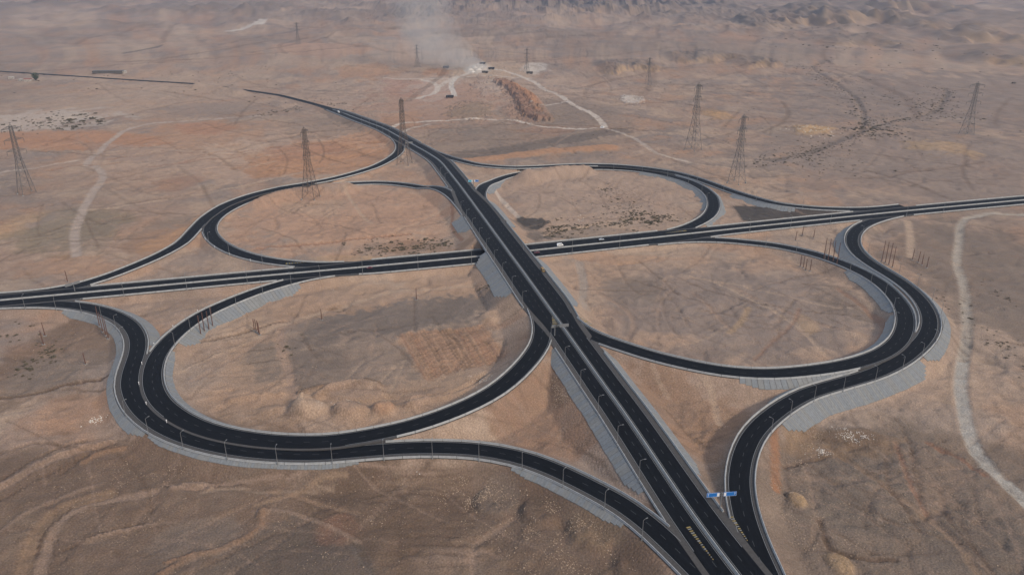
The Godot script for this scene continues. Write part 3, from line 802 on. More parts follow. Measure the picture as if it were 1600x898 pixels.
	area([6.7, -697.3, 14.9, -685.5, 29.9, -687.5, 36.6, -677.8, 29.1, -668.5, 21.8, -657.5, 12.7, -659.3, 3.6, -681.7], BLACKG, 0.92, 3.0)
	patch([30.8, -639.3, 2.8, 11.1], BLACKG, 0.6, 0.5)
	area([14.2, -650.4, 28.5, -650.4, 41.4, -638.3, 27.6, -628.2, 14.4, -629.8], DKGREY, 0.8, 4.0)
	patch([70.8, -647.5, 42.5, 21], GREYB, 0.5, 0.6)
	area([216.2, -732.7, 253.5, -734.9, 304.1, -717.7, 324.7, -707.4, 297.2, -699.3, 238.4, -685.5, 215.9, -679.7, 216, -695.3], BLACKG, 0.9, 4.0)
	stroke([-20, -778.6, -6.4, -737.1, 6, -691.4], 6.0, PALE, 0.45, 0.1)
	stroke([0, -681.7, 22.8, -650.4, 55.8, -636.6, 112.7, -643.4], 7.0, GREYB, 0.6, 0.5)
	stroke([120.1, -691.4, 94.9, -681.7, 57.7, -661.1, 28.2, -643.4], 6.0, SAND, 0.4, 0.5, 0.3)
	stroke([168.6, -1008.5, 184.2, -953.3, 220.5, -900.2, 253.6, -881.7], 6.0, SAND, 0.4, 0.2)
	# farther left loop
	patch([-160.1, -698.9, 112.7, 104.7], Color(0.385, 0.24, 0.165), 0.6, 0.6)
	patch([-186.7, -720.9, 37.3, 29.6], SAND, 0.4, 0.6)
	patch([-133.3, -586.6, 39.2, 9.8], OCHRE, 0.3, 0.6)
	patch([-62.9, -588.9, 42, 12.1], GREYB, 0.6, 0.5)
	patch([-91.7, -612.3, 48.6, 15.9], DBROWN, 0.35, 0.8)
	stroke([-214.4, -607.2, -173.5, -615.1, -132.5, -628.2, -90.2, -643.4], 4.0, RED, 0.5, 0.8, 0.5)
	stroke([-173.5, -778.6, -147.8, -711.5, -128.9, -672.2], 4.0, SAND, 0.4, 0.2)
	stroke([-72.4, -766.7, -57.9, -711.5, -52.6, -654, -42.6, -620], 3.5, RED, 0.5, 0.5, 0.4)
	stroke([-102.9, -654, -83, -681.7, -67.7, -711.5], 3.0, SAND, 0.35, 0.2)
	# left middle distance
	patch([-719, -1175.4, 111, 97], WHITE, 0.4, 0.9)
	patch([-611.4, -1035.9, 146.4, 64.9], ORANGE, 0.65, 0.5)
	patch([-436.1, -1079.8, 97.9, 108.8], ORANGE, 0.45, 0.7)
	patch([-238.3, -939.3, 97.7, 109.3], Color(0.38, 0.2, 0.11), 0.6, 0.6)
	patch([-263.9, -1145.9, 75.4, 97.4], GREYB, 0.4, 0.7)
	patch([-496.3, -1275, 99.3, 59.6], MAUVE, 0.6, 0.6)
	patch([-394.5, -663.5, 51.5, 69.2], OLIVE, 0.6, 0.6)
	patch([-305.9, -657.8, 37.2, 53.7], GREYB, 0.6, 0.6)
	patch([-295.3, -633.2, 35.9, 39], ORANGE, 0.35, 0.8)
	patch([-351.3, -574.2, 43.6, 22.2], ORANGE, 0.4, 0.7)
	patch([-451, -674, 17.6, 37.5], OCHRE, 0.3, 0.7)
	patch([-362, -818.3, 27.8, 39.7], RED, 0.4, 0.7)
	area([-758.8, -1087.3, -621.3, -1100.8, -494.7, -1061.2, -455.1, -1012.3, -523, -974.7, -658.2, -982], Color(0.37, 0.2, 0.122), 0.6, 14.0)
	area([-497.5, -1133.5, -453.6, -1168, -398.6, -1123.9, -409.4, -1069.8, -453.9, -1069.8], Color(0.36, 0.19, 0.12), 0.6, 14.0)
	area([-287.7, -846.6, -222.4, -875.7, -169.3, -960.3, -168.6, -1078.5, -218.4, -1096.2, -267.8, -967.5, -315.7, -913], Color(0.41, 0.225, 0.13), 0.5, 16.0)
	area([-310.8, -601, -285.1, -623.2, -274, -668.5, -273.6, -701.3, -294.1, -707.4, -303, -654, -327.5, -620], Color(0.4, 0.235, 0.135), 0.55, 8.0)
	area([-314.8, -989.4, -238.6, -1020.2, -208.2, -953.3, -286.7, -919.5], Color(0.32, 0.18, 0.125), 0.5, 14.0)
	area([-264.2, -1633.4, -181, -1596.2, -96.2, -1477.7, -120.2, -1334.6, -217.5, -1402.7], Color(0.35, 0.2, 0.155), 0.5, 26.0)
	area([-692.6, -2353.5, -494.4, -2392.5, -342.2, -2143.2, -441.1, -1966.2, -598.8, -2080.9], Color(0.38, 0.23, 0.16), 0.5, 40.0)
	area([-579.3, -1020.2, -487.2, -1004.6, -418.5, -919.5, -492.8, -913], Color(0.3, 0.22, 0.175), 0.5, 14.0)
	area([-417.1, -997, -323.8, -1020.2, -320.3, -953.3, -376.8, -932.7], Color(0.45, 0.33, 0.245), 0.5, 12.0)
	area([-455.7, -711.5, -417.1, -732.7, -357.3, -672.2, -341.5, -604.1, -388.5, -611.9], Color(0.24, 0.19, 0.145), 0.5, 8.0)
	stroke([-359.9, -596.4, -391.1, -654, -413.8, -711.5, -437, -778.6, -458.9, -843.8, -484.9, -881.7, -502.3, -894, -520.5, -953.3, -547.3, -1069.8, -546.6, -1138.3, -459.1, -1183.4, -380.5, -1215.4], 9.0, Color(0.37, 0.30, 0.255), 0.7, 0.3, 0.3, 0.3)
	stroke([-411.6, -715.7, -386.8, -722, -350.5, -755.1, -313.6, -778.6, -278.5, -816.6, -241.7, -863.8], 5.0, SAND, 0.5, 0.2)
	stroke([-448.6, -808.8, -407.4, -824.6, -361.8, -852.3], 4.0, SAND, 0.4, 0.2)
	stroke([-337, -843.8, -313.3, -881.7, -286.7, -919.5], 4.0, SAND, 0.4, 0.2)
	stroke([-582.3, -858, -552, -881.7, -526.9, -919.5], 6.0, PALE, 0.35, 0.2)
	for q in 14: gully(q)
	# plain and quarry
	patch([-131.1, -1379.9, 131.1, 265.3], Color(0.33, 0.2, 0.145), 0.55, 0.7)
	patch([-169.9, -1182.1, 34, 90.3], ORANGE, 0.45, 0.7)
	patch([-321.1, -1746.6, 69.8, 141.2], ORANGE, 0.6, 0.7)
	patch([-163.1, -1724.4, 38.2, 79.2], Color(0.34, 0.19, 0.12), 0.7, 0.6)
	patch([-35.2, -1765.8, 119.7, 160.4], SAND, 0.7, 0.6)
	patch([-147.2, -1530.4, 49.1, 195.8], PALE, 0.35, 1.0)
	patch([-37, -1523.9, 37, 121.2], PALE, 0.3, 1.0, 3.0, 1.0)
	patch([-74.8, -1776.3, 32.1, 111.5], WHITE, 0.75, 0.6)
	patch([53.8, -1786.3, 32.3, 101.5], WHITE, 0.6, 0.7)
	area([-35.8, -1578.2, 0, -1543.3, 40.4, -1417.1, 52.7, -1284.4, 59.6, -1163, 0, -1153, -10.4, -1272.4, 0, -1367.9, -19, -1462.1], Color(0.3, 0.185, 0.135), 0.55, 22.0, 5.0)
	stroke([-22.8, -1560.6, 0, -1477.7, 18.1, -1388.6, 25.3, -1284.4, 32, -1215.4, 48.4, -1173.1], 30.0, RED, 0.45, -5.0, 0.0, 1.4)
	stroke([7.3, -1493.6, 29.8, -1402.7, 40.8, -1309.1, 46.4, -1226.4], 26.0, Color(0.42, 0.22, 0.125), 0.5, -2.0, 0.0, 1.0)
	patch([-66.8, -1253.9, 35.9, 80.7], OLIVE, 0.45, 0.8, 3.0, 1.0)
	patch([86.9, -1258.6, 56.2, 144.1], GREYB, 0.6, 0.5)
	patch([-68, -1028.9, 68, 109.4], GREYB, 0.55, 0.5)
	stroke([-78.5, -932.7, -32.2, -960.3, 25.1, -1000.8, 87.4, -1048.6, 149.6, -1091.7], 44.0, DKGREY, 0.5, 0.3, 0.0, 0.9)
	stroke([-76.3, -903.4, -15.8, -936.1, 48.7, -967.5, 123.8, -985.7], 30.0, Color(0.42, 0.23, 0.13), 0.5, -1.0, 0.0, 1.0)
	patch([50.2, -1099.7, 41, 38.5], Color(0.32, 0.19, 0.13), 0.5, 0.6)
	stroke([-181.3, -1091.7, -166.2, -1148, -135.1, -1168, -78, -1180.8, -29.3, -1183.4, 0, -1173.1, 37.5, -1133.5, 73.9, -1114.6, 105.5, -1105.3, 135, -1123.9], 8.0, PALE, 0.9, 0.2, 0.0, 0.25)
	stroke([-157.3, -1048.6, -147.9, -1114.6, -123, -1143.1], 7.0, PALE, 0.5, 0.2)
	stroke([134, -1114.6, 163.4, -1061.2, 175.2, -997, 184.2, -953.3, 214.2, -906.6], 7.0, PALE, 0.35, 0.2)
	stroke([135, -1123.9, 133.7, -1173.1, 126.2, -1226.4, 110.7, -1284.4, 98.3, -1334.6, 90.7, -1388.6, 79.4, -1431.8, 60.4, -1485.6, 48.1, -1560.6, 29.1, -1633.4, 0, -1715.7, -42.8, -1769.6], 11.0, PALE, 0.85, 0.2, 0.0, 0.3)
	stroke([93.7, -1347.7, 53.4, -1302.8, 31.9, -1296.6], 8.0, PALE, 0.5, 0.2)
	stroke([-178, -1361.1, -157.2, -1395.6, -144, -1424.5, -140.6, -1477.7, -147.8, -1543.3, -164.6, -1587.1, -182.9, -1614.6], 12.0, PALE, 0.8, 0.2, 0.0, 0.4)
	stroke([-143, -1518.1, -114.3, -1664.7, -83.5, -1726.2], 12.0, PALE, 0.8, 0.2)
	stroke([-103, -1402.7, -120.2, -1560.6, -114.3, -1664.7], 11.0, WHITE, 0.8, 0.2)
	stroke([-264.2, -1633.4, -157.7, -1624, -53.8, -1664.7, 39.6, -1633.4], 10.0, PALE, 0.55, 0.2)
	stroke([-976.7, -2808.3, -922.2, -2920.3, -969.4, -3172.5], 40.0, WHITE, 0.5, 0.2)
	stroke([-1006.3, -2080.9, -989.4, -2175.7, -1009.9, -2315.8], 16.0, DKGREY, 0.7, 0.5)
	# wadis on the right
	stroke([494.2, -1091.7, 550.7, -1215.4, 612.4, -1402.7, 649.8, -1605.3, 684.9, -1803.6, 772, -1966.2], 9.0, DKGREY, 0.45, 1.2)
	stroke([494.2, -1091.7, 586.1, -1183.4, 656.3, -1226.4, 778.4, -1402.7, 823.2, -1493.6], 9.0, DKGREY, 0.45, 1.2)
	stroke([310, -919.5, 370.8, -960.3, 494.2, -1091.7], 14.0, DKGREY, 0.4, 0.8)
	stroke([632.7, -1560.6, 896, -1926.2, 1179.5, -2315.8], 10.0, SAND, 0.3, 0.5)
	patch([429.1, -1097.3, 33.2, 36.1], OCHRE, 0.7, 0.8, 3.0, 1.2)
	patch([554.4, -982.1, 37, 46], OCHRE, 0.45, 0.9, 1.5, 0.8)
	patch([322.9, -1216.9, 27.5, 43.7], Color(0.4, 0.25, 0.13), 0.7, 0.8, 2.0, 1.0)
	patch([208.2, -1359, 25, 43.7], WHITE, 0.6, 0.9, 2.0, 1.0)
	patch([552.2, -1258.6, 265.9, 144.1], MAUVE, 0.4, 0.6)
	# outcrops: ochre faces and dark backs, sun and shade deepened in the colour
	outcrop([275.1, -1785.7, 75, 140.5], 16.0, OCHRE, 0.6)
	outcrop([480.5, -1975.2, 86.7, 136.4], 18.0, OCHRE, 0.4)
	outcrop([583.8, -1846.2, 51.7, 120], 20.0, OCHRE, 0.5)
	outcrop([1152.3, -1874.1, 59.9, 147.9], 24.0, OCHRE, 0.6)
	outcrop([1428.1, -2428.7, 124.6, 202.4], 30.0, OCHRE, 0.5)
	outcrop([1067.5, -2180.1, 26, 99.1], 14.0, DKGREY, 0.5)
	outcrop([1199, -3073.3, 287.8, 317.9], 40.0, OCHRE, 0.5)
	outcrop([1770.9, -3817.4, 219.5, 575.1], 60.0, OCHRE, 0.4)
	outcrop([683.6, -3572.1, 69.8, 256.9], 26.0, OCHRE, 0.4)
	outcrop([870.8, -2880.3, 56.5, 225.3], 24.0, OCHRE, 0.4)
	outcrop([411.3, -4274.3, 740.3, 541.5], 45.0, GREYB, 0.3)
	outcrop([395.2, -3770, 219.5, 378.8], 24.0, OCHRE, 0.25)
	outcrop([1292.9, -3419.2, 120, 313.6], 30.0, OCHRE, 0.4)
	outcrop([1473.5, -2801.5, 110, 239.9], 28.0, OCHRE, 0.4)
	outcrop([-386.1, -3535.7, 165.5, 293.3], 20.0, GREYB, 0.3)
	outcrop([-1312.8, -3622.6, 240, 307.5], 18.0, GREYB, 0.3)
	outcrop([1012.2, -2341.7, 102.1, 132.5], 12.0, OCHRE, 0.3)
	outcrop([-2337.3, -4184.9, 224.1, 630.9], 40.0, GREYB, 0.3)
	# wheel tracks of works traffic wandering over the bare ground
	rng.seed = 99
	for z in TRACK_ZONES:
		var b: Array = z[0]
		for q in int(z[1]):
			var a := rng.randf() * TAU
			var p := Vector2(b[0] + rng.randf_range(-1, 1) * b[2], b[1] + rng.randf_range(-1, 1) * b[3])
			var f: Array = []
			var bend := rng.randf_range(-0.12, 0.12)
			for s in 6:
				f.append(p.x); f.append(p.y)
				p += Vector2(cos(a), sin(a)) * rng.randf_range(6.0, 13.0) * float(z[2])
				a += bend + rng.randf_range(-0.06, 0.06)
			var dark := rng.randf() < 0.55
			stroke(f, rng.randf_range(1.3, 2.6) * float(z[3]), DBROWN if dark else TAN, rng.randf_range(0.1, 0.28), rng.randf_range(0.1, 0.35), rng.randf_range(0.05, 0.25))

const TRACK_ZONES := [
	[[-124.6, -280.7, 96.3, 41.7], 36, 1.3, 0.8], [[174.2, -280.7, 49.6, 41.7], 70, 1.3, 0.8], [[-98.4, -408.4, 90.8, 62.9], 60, 1.0, 1.0], [[156.4, -491, 90.3, 74.5], 70, 1.4, 1.0], [[82.4, -348.6, 28.6, 36.9], 22, 1.0, 0.9], [[22, -354.9, 28.8, 53.4], 18, 1.0, 0.9],
	[[-281, -419.8, 29.1, 61.7], 14, 1.0, 1.0], [[-161.1, -679.6, 96.6, 75.5], 40, 1.6, 1.3], [[89.7, -751.1, 89.7, 78.9], 36, 1.6, 1.3], [[312.1, -515.1, 37.1, 157.1], 36, 1.3, 1.1], [[-395.2, -742.5, 91.2, 177], 60, 2.0, 1.5], [[-17.2, -1041.2, 137.3, 121.7], 30, 2.0, 2.0],
	[[-373.7, -924.2, 236.4, 145.6], 60, 3.0, 2.2], [[426.2, -959, 193.7, 204], 60, 3.0, 2.2], [[-400.6, -1337.6, 293.8, 223], 50, 5.0, 3.4], [[410.4, -1554.2, 527.7, 439.6], 70, 6.0, 4.0], [[0, -2394.5, 1419.6, 646.9], 90, 12.0, 8.0],
]

# rows scraped by a grader inside the large loop
func stroke_px_rows(f: float) -> void:
	var a: Vector2 = Vector2(-72.7, -451.7)
	var b: Vector2 = Vector2(-20.5, -465.2)
	var c: Vector2 = Vector2(-50.3, -392.9)
	var d: Vector2 = Vector2(-3.9, -416.5)
	var p := a.lerp(b, f)
	var q := c.lerp(d, f)
	var m := (p + q) * 0.5 + Vector2(rng.randf_range(-1, 1), 0)
	stroke([p.x, p.y, m.x, m.y, q.x, q.y], rng.randf_range(1.1, 1.7), DBROWN if rng.randf() < 0.4 else RED, rng.randf_range(0.15, 0.45), 0.35, 0.2)

# plough lines across the foreground field
func furrow(q: int) -> void:
	var a: Vector2 = Vector2(-67.4, -297.6)
	var b: Vector2 = Vector2(-18.1, -299)
	var c: Vector2 = Vector2(-51.5, -242.5)
	var d: Vector2 = Vector2(-14.8, -239.7)
	var f := q / 21.0
	var p := a.lerp(c, f) + Vector2(rng.randf_range(-10, 10), 0)
	var e := b.lerp(d, f) + Vector2(rng.randf_range(-8, 3), rng.randf_range(-2, 2))
	var m := (p + e) * 0.5 + Vector2(0, rng.randf_range(-1.5, 1.5))
	stroke([p.x, p.y, m.x, m.y, e.x, e.y], 1.6, DBROWN, rng.randf_range(0.15, 0.4), 0.22, 0.15)

# shallow run-off lines on the left plain
func gully(q: int) -> void:
	var a: Vector2 = Vector2(-456.5, -953.3)
	var b: Vector2 = Vector2(-174.7, -1048.6)
	var f := q / 13.0
	var p := a.lerp(b, f) + Vector2(rng.randf_range(-40, 40), rng.randf_range(-60, 60))
	var l: Array = []
	for s in 6:
		l.append(p.x); l.append(p.y)
		p += Vector2(rng.randf_range(-26, -8), rng.randf_range(-4, 22))
	stroke(l, rng.randf_range(3.0, 6.0), RED if q % 3 else SAND, 0.4, 0.5, 0.3)

# rocky rise: steep towards the viewer, long behind, lit ochre face and shaded back painted in
func outcrop(b: Array, hgt: float, face: Color, amount: float) -> void:
	var cx: float = b[0]
	var cz: float = b[1]
	var rx: float = b[2]
	var rz: float = b[3]
	for j in range(idx_z(cz - rz * 1.8), idx_z(cz + rz * 1.4) + 1):
		for i in range(idx_x(cx - rx * 1.5), idx_x(cx + rx * 1.5) + 1):
			var k := j * nx + i
			var u := (xs[i] - cx) / rx
			var v := (zs[j] - cz) / rz
			var wob := NA[k] * 0.5 + 0.25 * sin(xs[i] * 0.031 + cz) + 0.2 * sin(xs[i] * 0.083 + cx)
			var front := 1.0 - smoothstep(0.25, 0.55, v + wob * 0.55)
			var back := smoothstep(-1.7, -0.2, v)
			var side := 1.0 - smoothstep(0.55, 1.25, absf(u) + wob * 0.4)
			var w := front * back * side
			H[k] += hgt * 0.6 * w * (1.0 + 0.5 * NA[k] + (0.7 if zs[j] < -2000.0 else 0.15) * NB[k])
			if side > 0.02:
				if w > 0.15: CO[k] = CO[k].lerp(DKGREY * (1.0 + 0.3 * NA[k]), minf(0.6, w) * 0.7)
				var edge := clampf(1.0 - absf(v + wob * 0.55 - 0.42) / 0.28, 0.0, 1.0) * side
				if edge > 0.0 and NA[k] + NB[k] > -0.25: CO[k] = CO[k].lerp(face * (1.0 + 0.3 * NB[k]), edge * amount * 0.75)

func carve_roads() -> void:
	var total := nx * nz
	var lo := PackedFloat32Array(); lo.resize(total); lo.fill(-1e9)
	var hi := PackedFloat32Array(); hi.resize(total); hi.fill(1e9)
	var fix := PackedFloat32Array(); fix.resize(total); fix.fill(1e9)
	for k in roads:
		var P: PackedVector3Array = roads[k].p
		for i in P.size():
			if k == "main" and bridge_gap(i): continue
			var p := P[i]
			if p.z < -1700.0 and i % 2: continue
			var pl_l := half_w(k, i, -1) + shoulder_w(k, -1) + 1.5
			var pl_r := half_w(k, i, 1) + shoulder_w(k, 1) + 1.5
			var rt := right_of(k, i)
			var R := maxf(pl_l, pl_r) + 17.0
			for j in range(idx_z(p.z - R), idx_z(p.z + R) + 1):
				var dz := zs[j] - p.z
				var row := j * nx
				for q in range(idx_x(p.x - R), idx_x(p.x + R) + 1):
					var dx := xs[q] - p.x
					var d := sqrt(dx * dx + dz * dz)
					if d > R: continue
					var at := row + q
					var pl := pl_r if dx * rt.x + dz * rt.z > 0.0 else pl_l
					if d < pl:
						fix[at] = minf(fix[at], p.y - 0.5)
					else:
						lo[at] = maxf(lo[at], p.y - 0.5 - (d - pl) / 1.6)
						hi[at] = minf(hi[at], p.y - 0.5 + (d - pl) / 1.3)
	for at in total:
		if fix[at] < 1e8:
			H[at] = fix[at]
		else:
			if hi[at] < H[at]: H[at] = maxf(hi[at], lo[at])
			if lo[at] > H[at]: H[at] = lo[at]

func commit_terrain() -> void:
	var total := nx * nz
	var V := PackedVector3Array(); V.resize(total)
	var N := PackedVector3Array(); N.resize(total)
	var U := PackedVector2Array(); U.resize(total)
	var U2 := PackedVector2Array(); U2.resize(total)
	for j in nz:
		var z := zs[j]
		var jm := maxi(j - 1, 0)
		var jp := mini(j + 1, nz - 1)
		var wz := zs[jp] - zs[jm]
		for i in nx:
			var x := xs[i]
			var k := j * nx + i
			V[k] = Vector3(x, H[k], z)
			var im := maxi(i - 1, 0)
			var ip := mini(i + 1, nx - 1)
			var gx := (H[j * nx + ip] - H[j * nx + im]) / (xs[ip] - xs[im])
			var gz := (H[jp * nx + i] - H[jm * nx + i]) / wz
			N[k] = Vector3(-gx, 1.0, -gz).normalized()
			CO[k] = CO[k] * Color(1.215, 1.20, 1.185)  # the two grain textures average 0.83
			U[k] = Vector2(x, z) / 83.0
			U2[k] = Vector2(x * 0.8 + z * 0.6, z * 0.8 - x * 0.6) / 31.0
	var I := PackedInt32Array(); I.resize((nx - 1) * (nz - 1) * 6)
	var w := 0
	for j in nz - 1:
		for i in nx - 1:
			var a := j * nx + i
			var b := a + 1
			var c := a + nx
			var d := c + 1
			I[w] = a; I[w + 1] = b; I[w + 2] = d
			I[w + 3] = a; I[w + 4] = d; I[w + 5] = c
			w += 6
	var arr := []
	arr.resize(Mesh.ARRAY_MAX)
	arr[Mesh.ARRAY_VERTEX] = V
	arr[Mesh.ARRAY_NORMAL] = N
	arr[Mesh.ARRAY_COLOR] = CO
	arr[Mesh.ARRAY_TEX_UV] = U
	arr[Mesh.ARRAY_TEX_UV2] = U2
	arr[Mesh.ARRAY_INDEX] = I
	var am := ArrayMesh.new()
	am.add_surface_from_arrays(Mesh.PRIMITIVE_TRIANGLES, arr)
	var mi := MeshInstance3D.new()
	mi.name = "desert_ground"
	mi.mesh = am
	mi.set_surface_override_material(0, M.ground)
	tag(mi, "wide tan and brown desert plain with low hills", "", "", "structure")
	add_child(mi)

func ground_y(x: float, z: float) -> float:
	var i := clampi(xs.bsearch(x), 1, nx - 1)
	var j := clampi(zs.bsearch(z), 1, nz - 1)
	var u := (x - xs[i - 1]) / (xs[i] - xs[i - 1])
	var v := (z - zs[j - 1]) / (zs[j] - zs[j - 1])
	return lerpf(lerpf(H[(j - 1) * nx + i - 1], H[(j - 1) * nx + i], u), lerpf(H[j * nx + i - 1], H[j * nx + i], u), v)

func on_ground(v: Vector2, sink := 0.0) -> Vector3:
	return Vector3(v.x, ground_y(v.x, v.y) - sink, v.y)


# ------------------------------------------------------------------ road surfaces and markings
# true where the point lies on the pavement of a road other than k
func on_other(k: String, p: Vector3, grow := 0.3) -> bool:
	for o in roads:
		if o == k: continue
		var q := nearest(o, p)
		if q[1] > 20.0: continue
		var i: int = q[0]
		var rp: Vector3 = roads[o].p[i]
		if absf(rp.y - p.y) > 2.5: continue
		var side := 1 if (p - rp).dot(right_of(o, i)) > 0.0 else -1
		var last: int = roads[o].p.size() - 1
		if (i == 0 or i == last) and absf((p - rp).dot(roads[o].t[i])) > 2.0: continue
		if q[1] < half_w(o, i, side) + grow: return true
	return false

# strip between two offsets from the centre line
func strip(st: SurfaceTool, k: String, i: int, a0: float, b0: float, a1: float, b1: float, dy: float) -> void:
	quad(st, off(k, i, a0, dy), off(k, i + 1, a1, dy), off(k, i + 1, b1, dy), off(k, i, b0, dy))

# the black surface carries metres across and along the road, so that wear runs with the traffic
func strip_uv(st: SurfaceTool, k: String, i: int, a0: float, b0: float, a1: float, b1: float) -> void:
	var s0: float = roads[k].s[i]
	var s1: float = roads[k].s[i + 1]
	var q := [[off(k, i, a0), a0, s0], [off(k, i + 1, a1), a1, s1], [off(k, i + 1, b1), b1, s1], [off(k, i, a0), a0, s0], [off(k, i + 1, b1), b1, s1], [off(k, i, b0), b0, s0]]
	st.set_smooth_group(-1)
	for e in q:
		st.set_uv(Vector2(e[1] / 13.0, e[2] / 170.0))
		st.set_uv2(Vector2(e[1] / 21.0, e[2] / 34.0))
		st.add_vertex(e[0])

func lerp_off(k: String, f: float, x: float, dy: float) -> Vector3:
	var i := clampi(int(f), 0, roads[k].p.size() - 2)
	return off(k, i, x, dy).lerp(off(k, i + 1, x, dy), f - i)

const ROAD_LABEL := {
	"main": "black dual carriageway rising over the bridge and running off into the desert",
	"cross": "black dual carriageway passing under the bridge from left to right",
	"sw_loop": "large black loop ramp curling in front of the bridge at left",
	"sw_ramp": "black S-shaped ramp in the left foreground outside the large loop",
	"se_ramp": "black S-shaped ramp in the right foreground beside the paved slope",
	"se_loop": "black loop ramp right of the overpass, nearer half",
	"ne_loop": "black loop ramp right of the overpass, farther half",
	"ne_ramp": "black outer ramp beyond the farther right loop",
	"nw_loop": "black loop ramp left of the overpass around the farther pylon hill",
	"nw_ramp": "black outer ramp running behind the farther left loop",
}

func build_roads() -> void:
	for k in roads:
		var P: PackedVector3Array = roads[k].p
		var n := P.size()
		var node := Node3D.new()
		node.name = named({"main": "main_highway", "cross": "cross_highway"}.get(k, "ramp_road"))
		tag(node, ROAD_LABEL[k], "", "", "structure")
		add_child(node)
		var dual: bool = roads[k].main
		var black := st_new()
		var sh := st_new()
		var med := st_new()
		var lines := st_new()
		var n_lines := 0
		for i in n - 1:
			var l0 := half_w(k, i, -1)
			var l1 := half_w(k, i + 1, -1)
			var r0 := half_w(k, i, 1)
			var r1 := half_w(k, i + 1, 1)
			strip_uv(black, k, i, -l0, r0, -l1, r1)
			var sl := shoulder_w(k, -1)
			var sr := shoulder_w(k, 1)
			# dusty shoulders slope a little and end in a buried skirt
			for e in [[-1, l0, l1, sl], [1, r0, r1, sr]]:
				var sd: int = e[0]
				var w0: float = e[1]
				var w1: float = e[2]
				var ws: float = minf(e[3] + 0.9, 9.0 if P[i].z > -1250.0 else 0.8)
				var a := off(k, i, sd * w0, -0.015)
				var b := off(k, i + 1, sd * w1, -0.015)
				var c := off(k, i + 1, sd * (w1 + ws), -0.06)
				var d := off(k, i, sd * (w0 + ws), -0.06)
				if sd > 0: quad(sh, a, b, c, d)
				else: quad(sh, d, c, b, a)
				var dn := Vector3(0, -0.9, 0)
				if sd > 0: quad(sh, d, c, c + dn, d + dn)
				else: quad(sh, d + dn, c + dn, c, d)
				# solid edge line
				var mid := off(k, i, sd * (w0 - 0.35))
				if mid.z > -1300.0 and not on_other(k, mid, 0.2):
					strip(lines, k, i, sd * (w0 - 0.35) - 0.11, sd * (w0 - 0.35) + 0.11, sd * (w1 - 0.35) - 0.11, sd * (w1 - 0.35) + 0.11, 0.012)
					n_lines += 1
			if dual and P[i].z > -1200.0:
				strip(med, k, i, -0.95, 0.95, -0.95, 0.95, 0.02)
				for x in [-1.5, 1.5]:
					strip(lines, k, i, x - 0.09, x + 0.09, x - 0.09, x + 0.09, 0.012)
		part(black, "asphalt_surface", M.asphalt, node)
		part(sh, "shoulder", M.asphalt_old, node)
		if dual: part(med, "median_strip", M.median, node)
		if n_lines: part(lines, "edge_line", M.white_line, node)
		# broken lane lines: 3 m every 9 m
		var dash := st_new()
		var S: PackedFloat32Array = roads[k].s
		var lanes: Array = [-5.6, 5.6] if dual else [0.0]
		var extra: Array = [-9.7, 9.7] if dual else []
		var s := 2.0
		var count := 0
		var i := 0
		while s < S[n - 1] - 4.0:
			while i < n - 2 and S[i + 1] < s: i += 1
			var f := i + (s - S[i]) / maxf(S[i + 1] - S[i], 0.01)
			var f2 := f + 3.2 / 3.0
			if P[i].z < -1250.0: break
			var xl: Array = lanes.duplicate()
			if dual and half_w(k, i, 1) > 12.8: xl.append_array(extra)
			for x in xl:
				if not dual and on_other(k, P[i], 0.0): continue
				quad(dash, lerp_off(k, f, x - 0.08, 0.012), lerp_off(k, f2, x - 0.08, 0.012), lerp_off(k, f2, x + 0.08, 0.012), lerp_off(k, f, x + 0.08, 0.012))
				count += 1
			s += 9.0
		if count:
			tag(part(dash, "lane_dashes", M.dash, node), "broken white lane lines", "", "", "stuff")
		if k == "main": gores(node)

# painted noses where ramps leave the highway: bars in yellow and white
func gores(node: Node3D) -> void:
	for g in GORES:
		var a := Vector3(g[0].x, 0, g[0].y)
		var b := Vector3(g[1].x, 0, g[1].y)
		var L := a.distance_to(b)
		var dir := (b - a).normalized()
		var rt := Vector3(-dir.z, 0, dir.x)
		var n := int(L / 1.15)
		var ky: String = g[4]
		for q in n:
			var f0 := (q + 0.12) / n
			var f1 := (q + rng.randf_range(0.55, 0.85)) / n
			var st := st_new()
			var p: Array[Vector3] = []
			for e in [[f0, -1.0], [f1, -1.0], [f1, 1.0], [f0, 1.0]]:
				var c: Vector3 = a.lerp(b, clampf(e[0] + 0.25 / n * absf(e[1]), 0.0, 1.0)) + rt * e[1] * lerpf(g[2], g[3], e[0]) * 0.5
				c.y = roads[ky].p[nearest(ky, c)[0]].y + 0.03
				p.append(c)
			quad(st, p[0], p[1], p[2], p[3])
			var worn := rng.randf()
			part(st, "gore_bar", M.yellow if q % 2 == 0 or worn < 0.15 else M.paint, node)

const GORES := [
	[Vector2(72.8, -255.6), Vector2(78.9, -236.2), 1.9, 0.3, "main"],
	[Vector2(92.4, -261.9), Vector2(95.3, -246.9), 1.8, 0.3, "main"],
	[Vector2(49.8, -439.7), Vector2(43.7, -454.5), 3.6, 0.4, "main"],
	[Vector2(27.3, -441.5), Vector2(26.1, -452.6), 3.2, 0.4, "main"],
	[Vector2(-179.1, -567.2), Vector2(-163.7, -570.4), 3.0, 0.5, "cross"],
	[Vector2(155, -648.6), Vector2(135, -641.7), 3.0, 0.5, "cross"],
]


